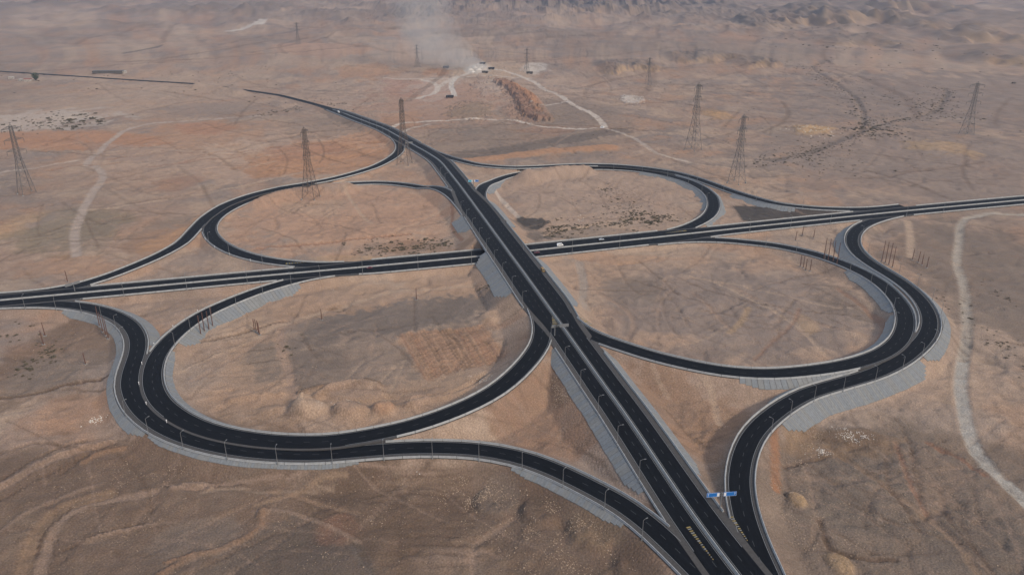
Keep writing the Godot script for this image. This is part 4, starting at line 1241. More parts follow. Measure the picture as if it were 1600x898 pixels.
# ------------------------------------------------------------------ bridge
func build_bridge() -> void:
	var i0 := 0
	var i1 := 0
	var P: PackedVector3Array = roads.main.p
	for i in P.size():
		if P[i].z > bridge_z0: i0 = i
		if P[i].z > bridge_z1: i1 = i + 1
	i0 -= 1
	i1 += 2
	var mid := P[(i0 + i1) / 2]
	var o := thing("overpass_bridge", "grey concrete overpass bridge carrying the long dual carriageway across the lower road", "bridge", Vector3(mid.x, 0, mid.z))
	var inv := -o.position
	var deck := st_new()
	for i in range(i0, i1):
		var w0 := half_w("main", i, 1) + 3.9
		var w1 := half_w("main", i + 1, 1) + 3.9
		var a := off("main", i, -w0, -0.1) + inv
		var b := off("main", i + 1, -w1, -0.1) + inv
		var c := off("main", i + 1, w1, -0.1) + inv
		var d := off("main", i, w0, -0.1) + inv
		var dn := Vector3(0, -0.5, 0)
		quad(deck, a, b, c, d)
		quad(deck, a + dn, b + dn, b, a)
		quad(deck, d, c, c + dn, d + dn)
		quad(deck, d + dn, c + dn, b + dn, a + dn)
	part(deck, "deck", M.concrete, o)
	# five girders under the deck
	for g in 6:
		var st := st_new()
		var x := -13.0 + 5.2 * g
		var pa := off("main", i0, x, -1.35) + inv
		var pb := off("main", i1, x, -1.35) + inv
		var bs := Basis.looking_at((pb - pa).normalized(), Vector3.UP)
		box(st, (pa + pb) * 0.5, Vector3(0.9, 1.5, pa.distance_to(pb)), bs)
		part(st, "girder", M.concrete_dark, o)
	for e in [i0, i1]:
		var st := st_new()
		var t: Vector3 = roads.main.t[e]
		var c := off("main", e, 0.0, -3.2) + inv
		box(st, c, Vector3(33.0, 5.6, 1.4), Basis.looking_at(t, Vector3.UP))
		part(st, "abutment", M.concrete, o)
	var cr: Array = nearest("cross", mid)
	var axis: Vector3 = roads.cross.t[cr[0]]
	var at: Vector3 = roads.cross.p[cr[0]]
	var across := Vector3(-axis.z, 0, axis.x)
	for row in [-16.2, 0.0, 16.2]:
		for cpos in [-9.5, -3.2, 3.2, 9.5]:
			var st := st_new()
			var p: Vector3 = at + across * row + axis * cpos
			var top: float = P[nearest("main", p)[0]].y - 2.4
			var base := ground_y(p.x, p.z) - 0.5
			tube(st, Vector3(p.x, base, p.z) + inv, Vector3(p.x, top, p.z) + inv, 0.6, 0.6, 10)
			part(st, "pier", M.concrete, o)
		var st2 := st_new()
		var c2: Vector3 = at + across * row
		c2.y = P[nearest("main", c2)[0]].y - 2.45
		box(st2, c2 + inv, Vector3(24.0, 1.1, 1.5), Basis.looking_at(across, Vector3.UP))
		part(st2, "pier_cap", M.concrete, o)


# ------------------------------------------------------------------ barriers
func barrier_mesh(L: float, hgt: float) -> ArrayMesh:
	var st := st_new()
	var prof := [Vector2(-0.32, 0), Vector2(-0.3, 0.12), Vector2(-0.16, 0.4), Vector2(-0.12, hgt), Vector2(0.12, hgt), Vector2(0.16, 0.4), Vector2(0.3, 0.12), Vector2(0.32, 0)]
	for i in prof.size() - 1:
		var a: Vector2 = prof[i]
		var b: Vector2 = prof[i + 1]
		quad(st, Vector3(a.x, a.y, 0), Vector3(a.x, a.y, -L), Vector3(b.x, b.y, -L), Vector3(b.x, b.y, 0))
	for z in [0.0, -L]:
		for i in range(1, prof.size() - 1):
			var a: Vector2 = prof[0]
			var b: Vector2 = prof[i]
			var c: Vector2 = prof[i + 1]
			if z == 0.0: tri(st, Vector3(a.x, a.y, z), Vector3(b.x, b.y, z), Vector3(c.x, c.y, z))
			else: tri(st, Vector3(c.x, c.y, z), Vector3(b.x, b.y, z), Vector3(a.x, a.y, z))
	st.generate_normals()
	return st.commit()

const SIDE_WORD := {
	"main-1": "left edge of the long overpass road", "main1": "right edge of the long overpass road",
	"cross-1": "far edge of the lower crossing road", "cross1": "near edge of the lower crossing road",
	"sw_loop-1": "inner edge of the large left foreground loop", "sw_loop1": "outer edge of the large left foreground loop",
	"sw_ramp-1": "inner edge of the left S-shaped ramp", "sw_ramp1": "field edge of the left S-shaped ramp",
	"se_ramp-1": "inner edge of the right S-shaped ramp", "se_ramp1": "field edge of the right S-shaped ramp",
	"se_loop-1": "inner edge of the nearer right loop", "se_loop1": "outer edge of the nearer right loop",
	"ne_loop-1": "outer edge of the farther right loop", "ne_loop1": "inner edge of the farther right loop",
	"ne_ramp-1": "far edge of the farther right outer ramp", "ne_ramp1": "near edge of the farther right outer ramp",
	"nw_loop-1": "outer edge of the farther left loop", "nw_loop1": "inner edge of the farther left loop",
	"nw_ramp-1": "far edge of the farther left outer ramp", "nw_ramp1": "near edge of the farther left outer ramp",
}

func build_barriers() -> void:
	for k in roads:
		var P: PackedVector3Array = roads[k].p
		var near_road: bool = k.begins_with("s")
		var every := 3 if near_road else 4
		var L := every * 3.0 - 0.25
		var mesh := barrier_mesh(1.0, 0.95)
		var tracks: Array = [-1, 1, 0] if roads[k].main else [-1, 1]
		for side in tracks:
			var root: Node3D = null
			for i in range(0, P.size() - every, every):
				if P[i].z < -1240.0: break
				var a: Vector3
				var b: Vector3
				if side == 0:
					a = P[i]; b = P[i + every]
				else:
					var x0: float = side * (half_w(k, i, side) + shoulder_w(k, side) + 0.45)
					var x1: float = side * (half_w(k, i + every, side) + shoulder_w(k, side) + 0.45)
					a = off(k, i, x0, -0.06); b = off(k, i + every, x1, -0.06)
					if on_other(k, (a + b) * 0.5, 1.3) or on_other(k, a, 1.3) or on_other(k, b, 1.3): continue
				if root == null:
					var w: String = SIDE_WORD.get(k + str(side), "")
					var lab := "low light grey concrete barrier along the " + w
					if side == 0: lab = "low grey median barrier along the middle of the " + ("long overpass road" if k == "main" else "lower crossing road")
					root = thing("concrete_barrier", lab, "barrier", a, 0.0, "concrete road barriers")
				var dir := b - a
				var len := dir.length()
				dir /= len
				var bs := Basis.looking_at(dir, Vector3.UP)
				bs = bs * Basis.from_scale(Vector3(1.25 if side else 1.0, 1.0, len - 0.25))
				inst(mesh, "segment", M.barrier, root, Transform3D(bs, a + dir * 0.12 - root.position))


# ------------------------------------------------------------------ paved slopes: slabs laid down the embankment
func build_revetments() -> void:
	for r in SLOPES:
		var k: String = r[0]
		var side: int = r[1]
		var a: int = nearest(k, Vector3(r[2].x, 0, r[2].y))[0]
		var b: int = nearest(k, Vector3(r[3].x, 0, r[3].y))[0]
		var lo := mini(a, b)
		var hi := maxi(a, b)
		var root: Node3D = null
		var far: float = roads[k].p[lo].z
		var bed := st_new()
		var n_bed := 0
		var drift := 0.0
		for i in range(lo, hi):
			var x0 := half_w(k, i, side) + shoulder_w(k, side) + 1.1
			var x1 := half_w(k, i + 1, side) + shoulder_w(k, side) + 1.1
			var y0: float = roads[k].p[i].y + 0.02
			var y1: float = roads[k].p[i + 1].y + 0.02
			drift = clampf(drift + rng.randf_range(-0.16, 0.16), -0.9, 0.9)
			var w := float(r[4]) + drift
			# taper at both ends
			w *= clampf(minf(i - lo, hi - 1 - i) / 6.0 + 0.5, 0.0, 1.0)
			var probe := off(k, i, side * (x0 + w * 0.3))
			if on_other(k, probe, 0.6): continue
			var drop := w / 1.6
			var pa := off(k, i, side * x0); pa.y = y0
			var pb := off(k, i + 1, side * x1); pb.y = y1
			var pc := off(k, i + 1, side * (x1 + w)); pc.y = y1 - drop
			var pd := off(k, i, side * (x0 + w)); pd.y = y0 - drop
			if root == null:
				root = thing("paved_slope", r[5], "embankment", pa, 0.0, "paved embankment slopes")
			var pieces := 2 if k == "se_ramp" or k == "sw_ramp" else 1
			for q in pieces:
				var f0 := (q + 0.03) / pieces
				var f1 := (q + 0.97) / pieces
				var e := rng.randf_range(-0.1, 0.1) if w > 2.0 else 0.0
				var up := Vector3(0, rng.randf_range(0.0, 0.05), 0) - root.position
				var st := st_new()
				var A := pa.lerp(pb, f0) + up
				var B := pa.lerp(pb, f1) + up
				var C := pd.lerp(pc, f1) + (pd - pa).normalized() * e + up
				var D := pd.lerp(pc, f0) + (pd - pa).normalized() * e + up
				var dn := Vector3(0, -0.5, 0)
				if side > 0:
					quad(st, A, B, C, D); quad(st, D, C, C + dn, D + dn); quad(st, B, B + dn, C + dn, C); quad(st, A + dn, A, D, D + dn)
				else:
					quad(st, D, C, B, A); quad(st, D + dn, C + dn, C, D); quad(st, C, C + dn, B + dn, B); quad(st, D, A, A + dn, D + dn)
				part(st, "slab", M.slab[rng.randi() % M.slab.size()], root)

const SLOPES := [
	["sw_ramp", 1, Vector2(-303.6, -491.1), Vector2(-180, -333.6), 4.5, "blue-grey paved slope falling to the field outside the left S-shaped ramp"],
	["sw_ramp", 1, Vector2(-177.9, -332.5), Vector2(-74.5, -311.7), 2.0, "narrow grey paved slope under the left S-shaped ramp along the bottom of its bend"],
	["sw_ramp", 1, Vector2(4.6, -307.5), Vector2(56.1, -263.5), 2.6, "grey paved slope under the left ramp just before it joins the overpass road"],
	["sw_ramp", -1, Vector2(-295.4, -499.9), Vector2(-225.2, -424.8), 6.5, "grey paved slope in the wedge between the left ramp and large loop"],
	["sw_loop", 1, Vector2(-230.7, -466.2), Vector2(-224.3, -416.5), 3.4, "thin grey paved slope on the outer side of the large loop above its tightest bend"],
	["sw_loop", -1, Vector2(-167.2, -539.1), Vector2(-215.4, -429.1), 8.0, "light grey paved slope inside the large loop below its upper arm"],
	["sw_loop", -1, Vector2(-211.8, -416.5), Vector2(-133.3, -335.9), 3.6, "narrow grey paved slope inside the large loop at its left bend"],
	["se_ramp", 1, Vector2(134.1, -336.5), Vector2(243.8, -402), 8.4, "broad pale paved slope of upright slabs below the right S-shaped ramp"],
	["se_ramp", 1, Vector2(248, -405.2), Vector2(299.8, -532.8), 6.2, "pale paved slope outside the bend of the right S-shaped ramp"],
	["se_ramp", 1, Vector2(300.4, -539.1), Vector2(284.2, -601), 3.4, "thin grey paved slope on the far outer side of the right ramp"],
	["se_ramp", -1, Vector2(132.2, -358.1), Vector2(168.2, -394.4), 3.6, "grey paved slope on the inner side of the right ramp by the fork"],
	["se_ramp", -1, Vector2(314.3, -681.7), Vector2(284.6, -520.7), 6.0, "grey paved slope in the wedge between right ramp and nearer right loop"],
	["se_loop", 1, Vector2(130.4, -392.9), Vector2(202.2, -404.4), 5.0, "pale paved slope under the lower arm of the nearer right loop"],
	["se_loop", 1, Vector2(262.8, -442.4), Vector2(273.5, -532.8), 3.6, "dark grey paved slope outside the bend of the nearer right loop"],
	["se_loop", -1, Vector2(187.8, -406.8), Vector2(259.4, -466.2), 4.4, "grey paved slope inside the nearer right loop at its lower bend"],
	["se_loop", -1, Vector2(262.2, -471.2), Vector2(268.1, -554.7), 5.5, "grey paved slope inside the nearer right loop at its upper bend"],
	["main", -1, Vector2(33.3, -411.6), Vector2(63.3, -278.2), 5.0, "long grey paved slope on the left of the overpass road in the foreground"],
	["main", 1, Vector2(58, -411.6), Vector2(89.3, -290.9), 5.6, "long grey paved slope on the right of the overpass road in the foreground"],
	["main", -1, Vector2(-17.9, -573.9), Vector2(6.8, -494.4), 10.5, "fan of grey slabs left of the overpass road just before the bridge"],
	["main", 1, Vector2(24.2, -565.5), Vector2(45.4, -471.2), 7.0, "grey paved slope right of the overpass road just before the bridge"],
	["main", -1, Vector2(-62.7, -778.6), Vector2(-26.7, -633.2), 9.5, "grey paved slope left of the overpass road just beyond the bridge"],
	["main", 1, Vector2(-20.3, -737.1), Vector2(3.4, -640), 7.5, "pale grey paved slope right of the overpass road just beyond the bridge"],
	["ne_loop", 1, Vector2(-31, -750.5), Vector2(-7, -819.3), 5.5, "grey paved slope at the start of the farther right loop"],
	["ne_loop", 1, Vector2(145.6, -858), Vector2(189.7, -711.5), 7.0, "pale paved slope inside the bend of the farther right loop"],
	["ne_loop", -1, Vector2(172, -668.5), Vector2(214.8, -778.6), 8.0, "pale paved slope outside the bend of the farther right loop"],
	["ne_ramp", 1, Vector2(217.3, -759.7), Vector2(274, -711.5), 7.0, "pale paved slope below the farther right outer ramp"],
]


# ------------------------------------------------------------------ lamp posts
func lamp_proto(hgt: float, arm: float) -> Node3D:
	var o := Node3D.new()
	var st := st_new()
	tube(st, Vector3(0, -0.5, 0), Vector3(0, 0.5, 0), 0.28, 0.24, 8)
	part(st, "base", M.concrete, o)
	st = st_new()
	tube(st, Vector3(0, 0.4, 0), Vector3(0, hgt, 0), 0.16, 0.09, 7)
	part(st, "pole", M.galv, o)
	st = st_new()
	tube(st, Vector3(0, hgt - 0.05, 0), Vector3(arm * 0.5, hgt + 0.35, 0), 0.075, 0.065, 5)
	tube(st, Vector3(arm * 0.5, hgt + 0.35, 0), Vector3(arm, hgt + 0.45, 0), 0.065, 0.06, 5)
	part(st, "arm", M.galv, o)
	st = st_new()
	box(st, Vector3(arm + 0.35, hgt + 0.44, 0), Vector3(0.95, 0.16, 0.36))
	box(st, Vector3(arm + 0.15, hgt + 0.54, 0), Vector3(0.5, 0.08, 0.26))
	var head := part(st, "lamp_head", M.galv, o)
	st = st_new()
	box(st, Vector3(arm + 0.4, hgt + 0.345, 0), Vector3(0.7, 0.03, 0.28))
	part(st, "lens", M.lens, head)
	return o

func build_lamps() -> void:
	var tall := lamp_proto(12.0, 2.0)
	var low := lamp_proto(10.0, 1.4)
	for r in LAMPS:
		var k: String = r[0]
		var side: int = r[1]
		var a: int = nearest(k, Vector3(r[2].x, 0, r[2].y))[0]
		var b: int = nearest(k, Vector3(r[3].x, 0, r[3].y))[0]
		var lo := mini(a, b)
		var hi := maxi(a, b)
		var every: int = r[4]
		var count := 0
		var order: Array = []
		for q in range(0, hi - lo + 1, every): order.append(lo + q if a <= b else hi - q)
		for i in order:
			var x := side * (half_w(k, i, side) + shoulder_w(k, side) + 1.15)
			var p := off(k, i, x, -0.35)
			if not on_other(k, p, 0.8):
				var to := right_of(k, i) * -side
				var turn := atan2(-to.z, to.x)
				copy_of(tall if r[5] else low, "lamp_post", "%s %s" % [ORD[mini(count, ORD.size() - 1)], r[6]], p, turn, r[7]).set_meta("category", "lamp post")
				count += 1
	tall.free()
	low.free()
	# white marker posts behind the barrier on the outer side of two loops
	for r in MARKERS:
		var k: String = r[0]
		var a: int = nearest(k, Vector3(r[2].x, 0, r[2].y))[0]
		var b: int = nearest(k, Vector3(r[3].x, 0, r[3].y))[0]
		var n := 0
		for i in range(mini(a, b), maxi(a, b), 8):
			var p := off(k, i, r[1] * (half_w(k, i, r[1]) + shoulder_w(k, r[1]) + 0.95), -0.3)
			var o := thing("marker_post", ORD[n] + r[4], "marker post", p, 0.0, r[5])
			var st := st_new()
			tube(st, Vector3.ZERO, Vector3(0, 1.55, 0), 0.14, 0.14, 8)
			part(st, "stem", M.sign_white, o)
			st = st_new()
			tube(st, Vector3(0, 1.5, 0), Vector3(0, 1.95, 0), 0.3, 0.22, 8)
			part(st, "head", M.sign_white, o)
			n += 1

const MARKERS := [
	["sw_loop", 1, Vector2(-218.3, -476.3), Vector2(-160.9, -330.7), " white marker post from the top on the large loop's outer edge", "white markers of the large loop"],
	["nw_loop", -1, Vector2(-205.3, -576.7), Vector2(-254.1, -636.6), " white marker post from the crossing road on the farther left loop", "white markers of the farther left loop"],
]

const ORD := ["first", "second", "third", "fourth", "fifth", "sixth", "seventh", "eighth", "ninth", "tenth", "eleventh", "twelfth", "thirteenth", "fourteenth", "fifteenth", "sixteenth", "seventeenth", "eighteenth", "nineteenth", "twentieth", "twenty-first", "twenty-second", "twenty-third", "twenty-fourth", "twenty-fifth", "twenty-sixth", "twenty-seventh", "twenty-eighth", "twenty-ninth", "thirtieth"]
const LAMPS := [
	["sw_ramp", 1, Vector2(-361.6, -496.6), Vector2(74.7, -242.5), 8, false, "slender lamp post from the left picture edge along the left S-shaped ramp", "lamp posts of the left S-shaped ramp"],
	["sw_loop", -1, Vector2(-153.3, -552.1), Vector2(-210.2, -416.5), 8, false, "slender lamp post from the crossing road inside the large left loop", "lamp posts of the large left loop"],
	["se_ramp", 1, Vector2(127.5, -322.3), Vector2(296, -636.6), 8, false, "slender lamp post from the bottom along the right S-shaped ramp's field edge", "lamp posts of the right S-shaped ramp"],
	["se_loop", -1, Vector2(218.3, -620), Vector2(234.2, -433.5), 9, false, "slender lamp post from the crossing road inside the nearer right loop", "lamp posts of the nearer right loop"],
	["main", -1, Vector2(74.8, -261.5), Vector2(-70.6, -830), 9, true, "tall lamp post from the bottom on the overpass road's left edge", "lamp posts of the overpass road"],
	["main", -1, Vector2(-134.9, -1008.5), Vector2(-197.9, -1138.3), 9, true, "tall lamp post beyond the far gantry on the overpass road's bend", "lamp posts of the far bend"],
	["cross", 1, Vector2(-360.2, -494.4), Vector2(436.7, -722), 14, true, "tall lamp post from the left picture edge along the lower crossing road", "lamp posts of the crossing road"],
	["nw_loop", -1, Vector2(-193.8, -572.5), Vector2(-262.5, -636.6), 12, false, "slender lamp post from the crossing road outside the farther left loop", "lamp posts of the farther left loop"],
	["ne_loop", 1, Vector2(119.4, -881.7), Vector2(190.9, -711.5), 12, false, "slender lamp post from the left inside the farther right loop", "lamp posts of the farther right loop"],
	["ne_ramp", 1, Vector2(147.8, -872.7), Vector2(289.4, -711.5), 14, false, "slender lamp post from the left along the farther right outer ramp", "lamp posts of the farther right ramp"],
]


# ------------------------------------------------------------------ road signs on butterfly posts
func butterfly(at: Vector3, turn: float, label: String, hgt: float, left: Array, right: Array, group := "butterfly road signs") -> void:
	var o := thing("road_sign", label, "road sign", at, turn, group)
	var st := st_new()
	box(st, Vector3(0, 0.1, 0), Vector3(1.4, 0.9, 1.4))
	part(st, "footing", M.concrete, o)
	st = st_new()
	tube(st, Vector3(0, 0.4, 0), Vector3(0, hgt + 1.0, 0), 0.3, 0.22, 10)
	part(st, "post", M.galv, o)
	st = st_new()
	for y in [hgt - 0.45, hgt + 0.45]:
		tube(st, Vector3(-left[0] - left[1], y, -0.22), Vector3(right[0] + right[1], y, -0.22), 0.13, 0.13, 6)
	part(st, "beam", M.galv, o)
	for e in [[-1.0, left], [1.0, right]]:
		var sd: float = e[0]
		var gap: float = e[1][0]
		var wd: float = e[1][1]
		if wd <= 0.0: continue
		var face: Material = e[1][2]
		st = st_new()
		var c := Vector3(sd * (gap + wd * 0.5), hgt, 0)
		box(st, c, Vector3(wd, 2.1, 0.12))
		var pn := part(st, "panel", face, o)
		if face == M.galv: continue
		# white border, route plate towards the post, arrow towards the far end
		st = st_new()
		for y in [-0.98, 0.98]:
			box(st, c + Vector3(0, y, 0.065), Vector3(wd - 0.1, 0.06, 0.02))
		for x in [-0.5, 0.5]:
			box(st, c + Vector3(x * (wd - 0.16), 0, 0.065), Vector3(0.06, 1.9, 0.02))
		part(st, "border", M.sign_white, pn)
		st = st_new()
		box(st, Vector3(sd * (gap + 0.62), hgt, 0.075), Vector3(0.95, 1.6, 0.03))
		part(st, "route_plate", M.sign_white, pn)
		st = st_new()
		var ax := sd * (gap + wd - 0.75)
		box(st, Vector3(ax, hgt - 0.1, 0.075), Vector3(0.12, 0.9, 0.02))
		tri(st, Vector3(ax - 0.3, hgt + 0.3, 0.078), Vector3(ax, hgt + 0.75, 0.078), Vector3(ax + 0.3, hgt + 0.3, 0.078))
		part(st, "arrow", M.sign_white, pn)

func build_signs() -> void:
	var gm := [0.9, 5.6, M.blue]
	var v := SIGN_SPOTS
	butterfly(on_ground(v[0], 0.2), v_turn(0.10), "blue two-panel road sign between the overpass road and the right S-shaped ramp", 8.4, gm, gm)
	butterfly(on_ground(v[1], 0.2), v_turn(0.06), "pale blue two-panel road sign beyond the bridge, right of the overpass road", 7.0, [0.8, 4.6, M.cyan], [0.8, 4.6, M.blue])
	butterfly(on_ground(v[2], 0.2), v_turn(0.20), "grey sign gantry seen from behind where the large left loop leaves the overpass road", 7.2, [0.4, 1.6, M.galv], [3.0, 5.8, M.galv])
	butterfly(on_ground(v[3], 0.2), v_turn(0.25), "grey sign gantry seen from behind at the farthest ramp fork by a pylon", 7.0, [0.4, 2.5, M.galv], [1.0, 5.6, M.galv])
	butterfly(on_ground(v[4], 0.2), v_turn(0.9), "grey sign gantry at the fork near the left picture edge", 6.5, [0.6, 5.0, M.galv], [0.6, 4.0, M.galv])

func v_turn(a: float) -> float:
	return a

const SIGN_SPOTS := [Vector2(88.8, -266.3), Vector2(-39.7, -771.4), Vector2(26.3, -425.7), Vector2(-131.8, -963.9), Vector2(-316.5, -512.4)]


# ------------------------------------------------------------------ pylons
func lattice_face(st: SurfaceTool, a0: Vector3, b0: Vector3, a1: Vector3, b1: Vector3, r: float) -> void:
	tube(st, a0, b1, r, r, 4)
	tube(st, b0, a1, r, r, 4)
	tube(st, a1, b1, r, r, 4)

func pylon_proto(hgt: float, arm: float, m: Material, thick: float) -> Node3D:
	var o := Node3D.new()
	var b0 := hgt * 0.095
	var b1 := hgt * 0.032
	var waist := hgt * 0.52
	var b2 := hgt * 0.018
	var hw := func(y: float) -> float:
		return lerpf(b0, b1, y / waist) if y < waist else lerpf(b1, b2, (y - waist) / (hgt - waist))
	var cs := [Vector2(-1, -1), Vector2(1, -1), Vector2(1, 1), Vector2(-1, 1)]
	for c in cs:
		var st := st_new()
		tube(st, Vector3(c.x * b0, -1.5, c.y * b0), Vector3(c.x * b1, waist, c.y * b1), thick * 1.2, thick, 4)
		tube(st, Vector3(c.x * b1, waist, c.y * b1), Vector3(c.x * b2, hgt * 0.97, c.y * b2), thick, thick * 0.8, 4)
		part(st, "leg", m, o)
		st = st_new()
		tube(st, Vector3(c.x * b0, -1.5, c.y * b0), Vector3(c.x * b0, 0.9, c.y * b0), 0.9, 0.7, 8)
		part(st, "footing", M.concrete, o)
	var st2 := st_new()
	var y := 0.0
	var ys: Array[float] = [0.0]
	while y < hgt * 0.955:
		y += maxf(hw.call(y) * 1.75, 2.4)
		ys.append(minf(y, hgt * 0.965))
	for q in ys.size() - 1:
		var y0 := ys[q]
		var y1 := ys[q + 1]
		var h0: float = hw.call(y0)
		var h1: float = hw.call(y1)
		for f in 4:
			var ca: Vector2 = cs[f]
			var cb: Vector2 = cs[(f + 1) % 4]
			lattice_face(st2, Vector3(ca.x * h0, y0, ca.y * h0), Vector3(cb.x * h0, y0, cb.y * h0), Vector3(ca.x * h1, y1, ca.y * h1), Vector3(cb.x * h1, y1, cb.y * h1), thick * 0.45)
	part(st2, "bracing", m, o)
	for lv in [0.62, 0.775, 0.93]:
		var yy: float = hgt * lv
		var h0: float = hw.call(yy)
		for sd in [-1.0, 1.0]:
			var st := st_new()
			var tip := Vector3(sd * arm, yy + 0.4, 0)
			for zz in [-1.0, 1.0]:
				tube(st, Vector3(sd * h0, yy, zz * h0), tip, thick * 0.7, thick * 0.5, 4)
				tube(st, Vector3(sd * h0, yy + hgt * 0.035, zz * h0), tip, thick * 0.7, thick * 0.5, 4)
				for q in 3:
					var f := (q + 1) / 4.0
					tube(st, Vector3(sd * h0, yy, zz * h0).lerp(tip, f), Vector3(sd * h0, yy + hgt * 0.035, zz * h0).lerp(tip, f - 0.2), thick * 0.35, thick * 0.35, 4)
			part(st, "cross_arm", m, o)
			st = st_new()
			tube(st, tip, tip + Vector3(0, -hgt * 0.055, 0), 0.22, 0.22, 6)
			part(st, "insulator", M.lattice, o)
	var st3 := st_new()
	for c in cs:
		tube(st3, Vector3(c.x * b2, hgt * 0.965, c.y * b2), Vector3(0, hgt, 0), thick * 0.7, thick * 0.5, 4)
	part(st3, "peak", m, o)
	return o

func build_pylons() -> void:
	for r in PYLONS:
		var o := pylon_proto(r[1], r[2], M[r[5]], r[6])
		o.name = named("lattice_pylon")
		add_child(o)
		o.position = on_ground(r[0])
		o.rotation.y = r[3]
		tag(o, r[4], "pylon", "power line pylons")

const PYLONS := [
	[Vector2(-203.3, -752.8), 72.0, 8.0, 1.35, "tall rusty lattice pylon on the hill inside the farther left loop", "lattice_rust", 0.26],
	[Vector2(-127.3, -897.1), 78.0, 8.0, 1.35, "tall rusty lattice pylon behind the far bend of the overpass road", "lattice_rust", 0.27],
	[Vector2(-501.5, -771.4), 72.0, 9.0, 0.9, "dark lattice pylon near the left picture edge", "lattice", 0.23],
	[Vector2(231.3, -974.7), 84.0, 8.5, 0.75, "dark lattice pylon right of the dusty track, taller of the close pair", "lattice", 0.25],
	[Vector2(244.4, -816.6), 74.0, 9.0, 0.75, "dark lattice pylon just beyond the farther right loop", "lattice", 0.23],
	[Vector2(635.1, -1074.1), 72.0, 11.0, 0.15, "lone lattice pylon with wide arms at far right", "lattice", 0.25],
	[Vector2(266.7, -1543.3), 52.0, 7.0, 0.7, "small distant pylon in front of a pale rock outcrop", "lattice", 0.22],
	[Vector2(32, -1726.2), 50.0, 7.0, 0.7, "small distant pylon beside the quarry rubble", "lattice", 0.22],
	[Vector2(-216.1, -1815.2), 50.0, 7.0, 0.7, "small distant pylon in the drifting dust", "lattice", 0.22],
	[Vector2(-615.5, -2315.8), 60.0, 8.0, 0.7, "faint very distant pylon left of the dust cloud", "lattice", 0.22],
]


# ------------------------------------------------------------------ bare steel poles standing in rows
func build_poles() -> void:
	for g in POLES:
		var hgt: float = g[1]
		for q in g[0].size():
			var p := on_ground(g[0][q])
			var lab: String = g[2] if g[0].size() == 1 else "%s %s" % [["leftmost", "second", "third", "rightmost"][q if g[0].size() == 4 else [0, 1, 3][q]], g[2]]
			var o := thing("steel_pole", lab, "pole", p, rng.randf_range(0, TAU), g[3])
			var lean := Vector3(rng.randf_range(-0.02, 0.02), 0, rng.randf_range(-0.02, 0.02)) * hgt
			var hh := hgt * rng.randf_range(0.94, 1.05)
			var st := st_new()
			box(st, Vector3(0, -0.1, 0), Vector3(1.6, 1.0, 1.6))
			part(st, "footing", M.concrete_dark, o)
			st = st_new()
			tube(st, Vector3(0, 0.3, 0), lean + Vector3(0, hh, 0), 0.34, 0.2, 8)
			part(st, "shaft", M.rust, o)
			st = st_new()
			for e in 3:
				var y := hh * (0.72 + 0.12 * e)
				box(st, lean * y / hh + Vector3(0, y, 0), Vector3(0.95, 0.12, 0.12))
			part(st, "step_bracket", M.rust, o)

const POLES := [
	[[Vector2(299, -581.6), Vector2(299.8, -577.2), Vector2(300.6, -572.9), Vector2(301.7, -568.7)], 18, "tall rusty pole in the row of four right of the right S-shaped ramp", "row of four tall rusty poles"],
	[[Vector2(326.5, -587), Vector2(328.6, -581.6), Vector2(329, -576.2), Vector2(329.7, -569.8)], 9.5, "short rusty pole in the row of four nearest the pale dirt road", "row of four short rusty poles"],
	[[Vector2(230.3, -572.9), Vector2(231.6, -569.8), Vector2(231.6, -564.6), Vector2(234.3, -562.5)], 10, "rusty pole in the row of four inside the nearer right loop", "rusty poles inside the nearer right loop"],
	[[Vector2(249.4, -576.2), Vector2(251.6, -572.9), Vector2(254.7, -570.8), Vector2(254.3, -562.5)], 18, "tall rusty pole in the row standing across the nearer right loop", "rusty poles across the nearer right loop"],
	[[Vector2(245.5, -629.7), Vector2(257.3, -646.4), Vector2(265, -640)], 9, "lone rusty pole between the crossing road and the nearer right loop", "rusty poles under the crossing road"],
	[[Vector2(-201.6, -447.7), Vector2(-200.9, -452.1), Vector2(-199.2, -455.6), Vector2(-198.5, -460.4)], 14, "tall rusty pole in the row of four by the large loop's paved slope", "rusty poles by the large loop"],
	[[Vector2(-171.3, -460.4), Vector2(-168.8, -456.6), Vector2(-166.6, -454), Vector2(-165.2, -452.1)], 9, "short rusty pole in the tight cluster inside the large loop", "rusty pole cluster in the large loop"],
	[[Vector2(-272.4, -458.4), Vector2(-267.3, -452), Vector2(-262.9, -447), Vector2(-259, -442.4)], 14, "tall rusty pole in the row of four beside the left ramp's paved slope", "rusty poles by the left ramp"],
	[[Vector2(-297.8, -436.7)], 10, "rusty pole nearer of the leaning pair near the left picture edge", ""],
	[[Vector2(-303.8, -449.2)], 10, "rusty pole farther of the leaning pair near the left picture edge", ""],
	[[Vector2(-257.8, -410.7)], 8, "lone short rusty pole left of the left ramp", ""],
	[[Vector2(-129.7, -475.1)], 9, "thin lone pole beside the dug-out pit inside the large loop", ""],
	[[Vector2(-68.6, -505.4)], 9, "thin lone pole right of the pit inside the large loop", ""],
	[[Vector2(-335.4, -536.8)], 10, "thin lone pole above the fork near the left picture edge", ""],
]


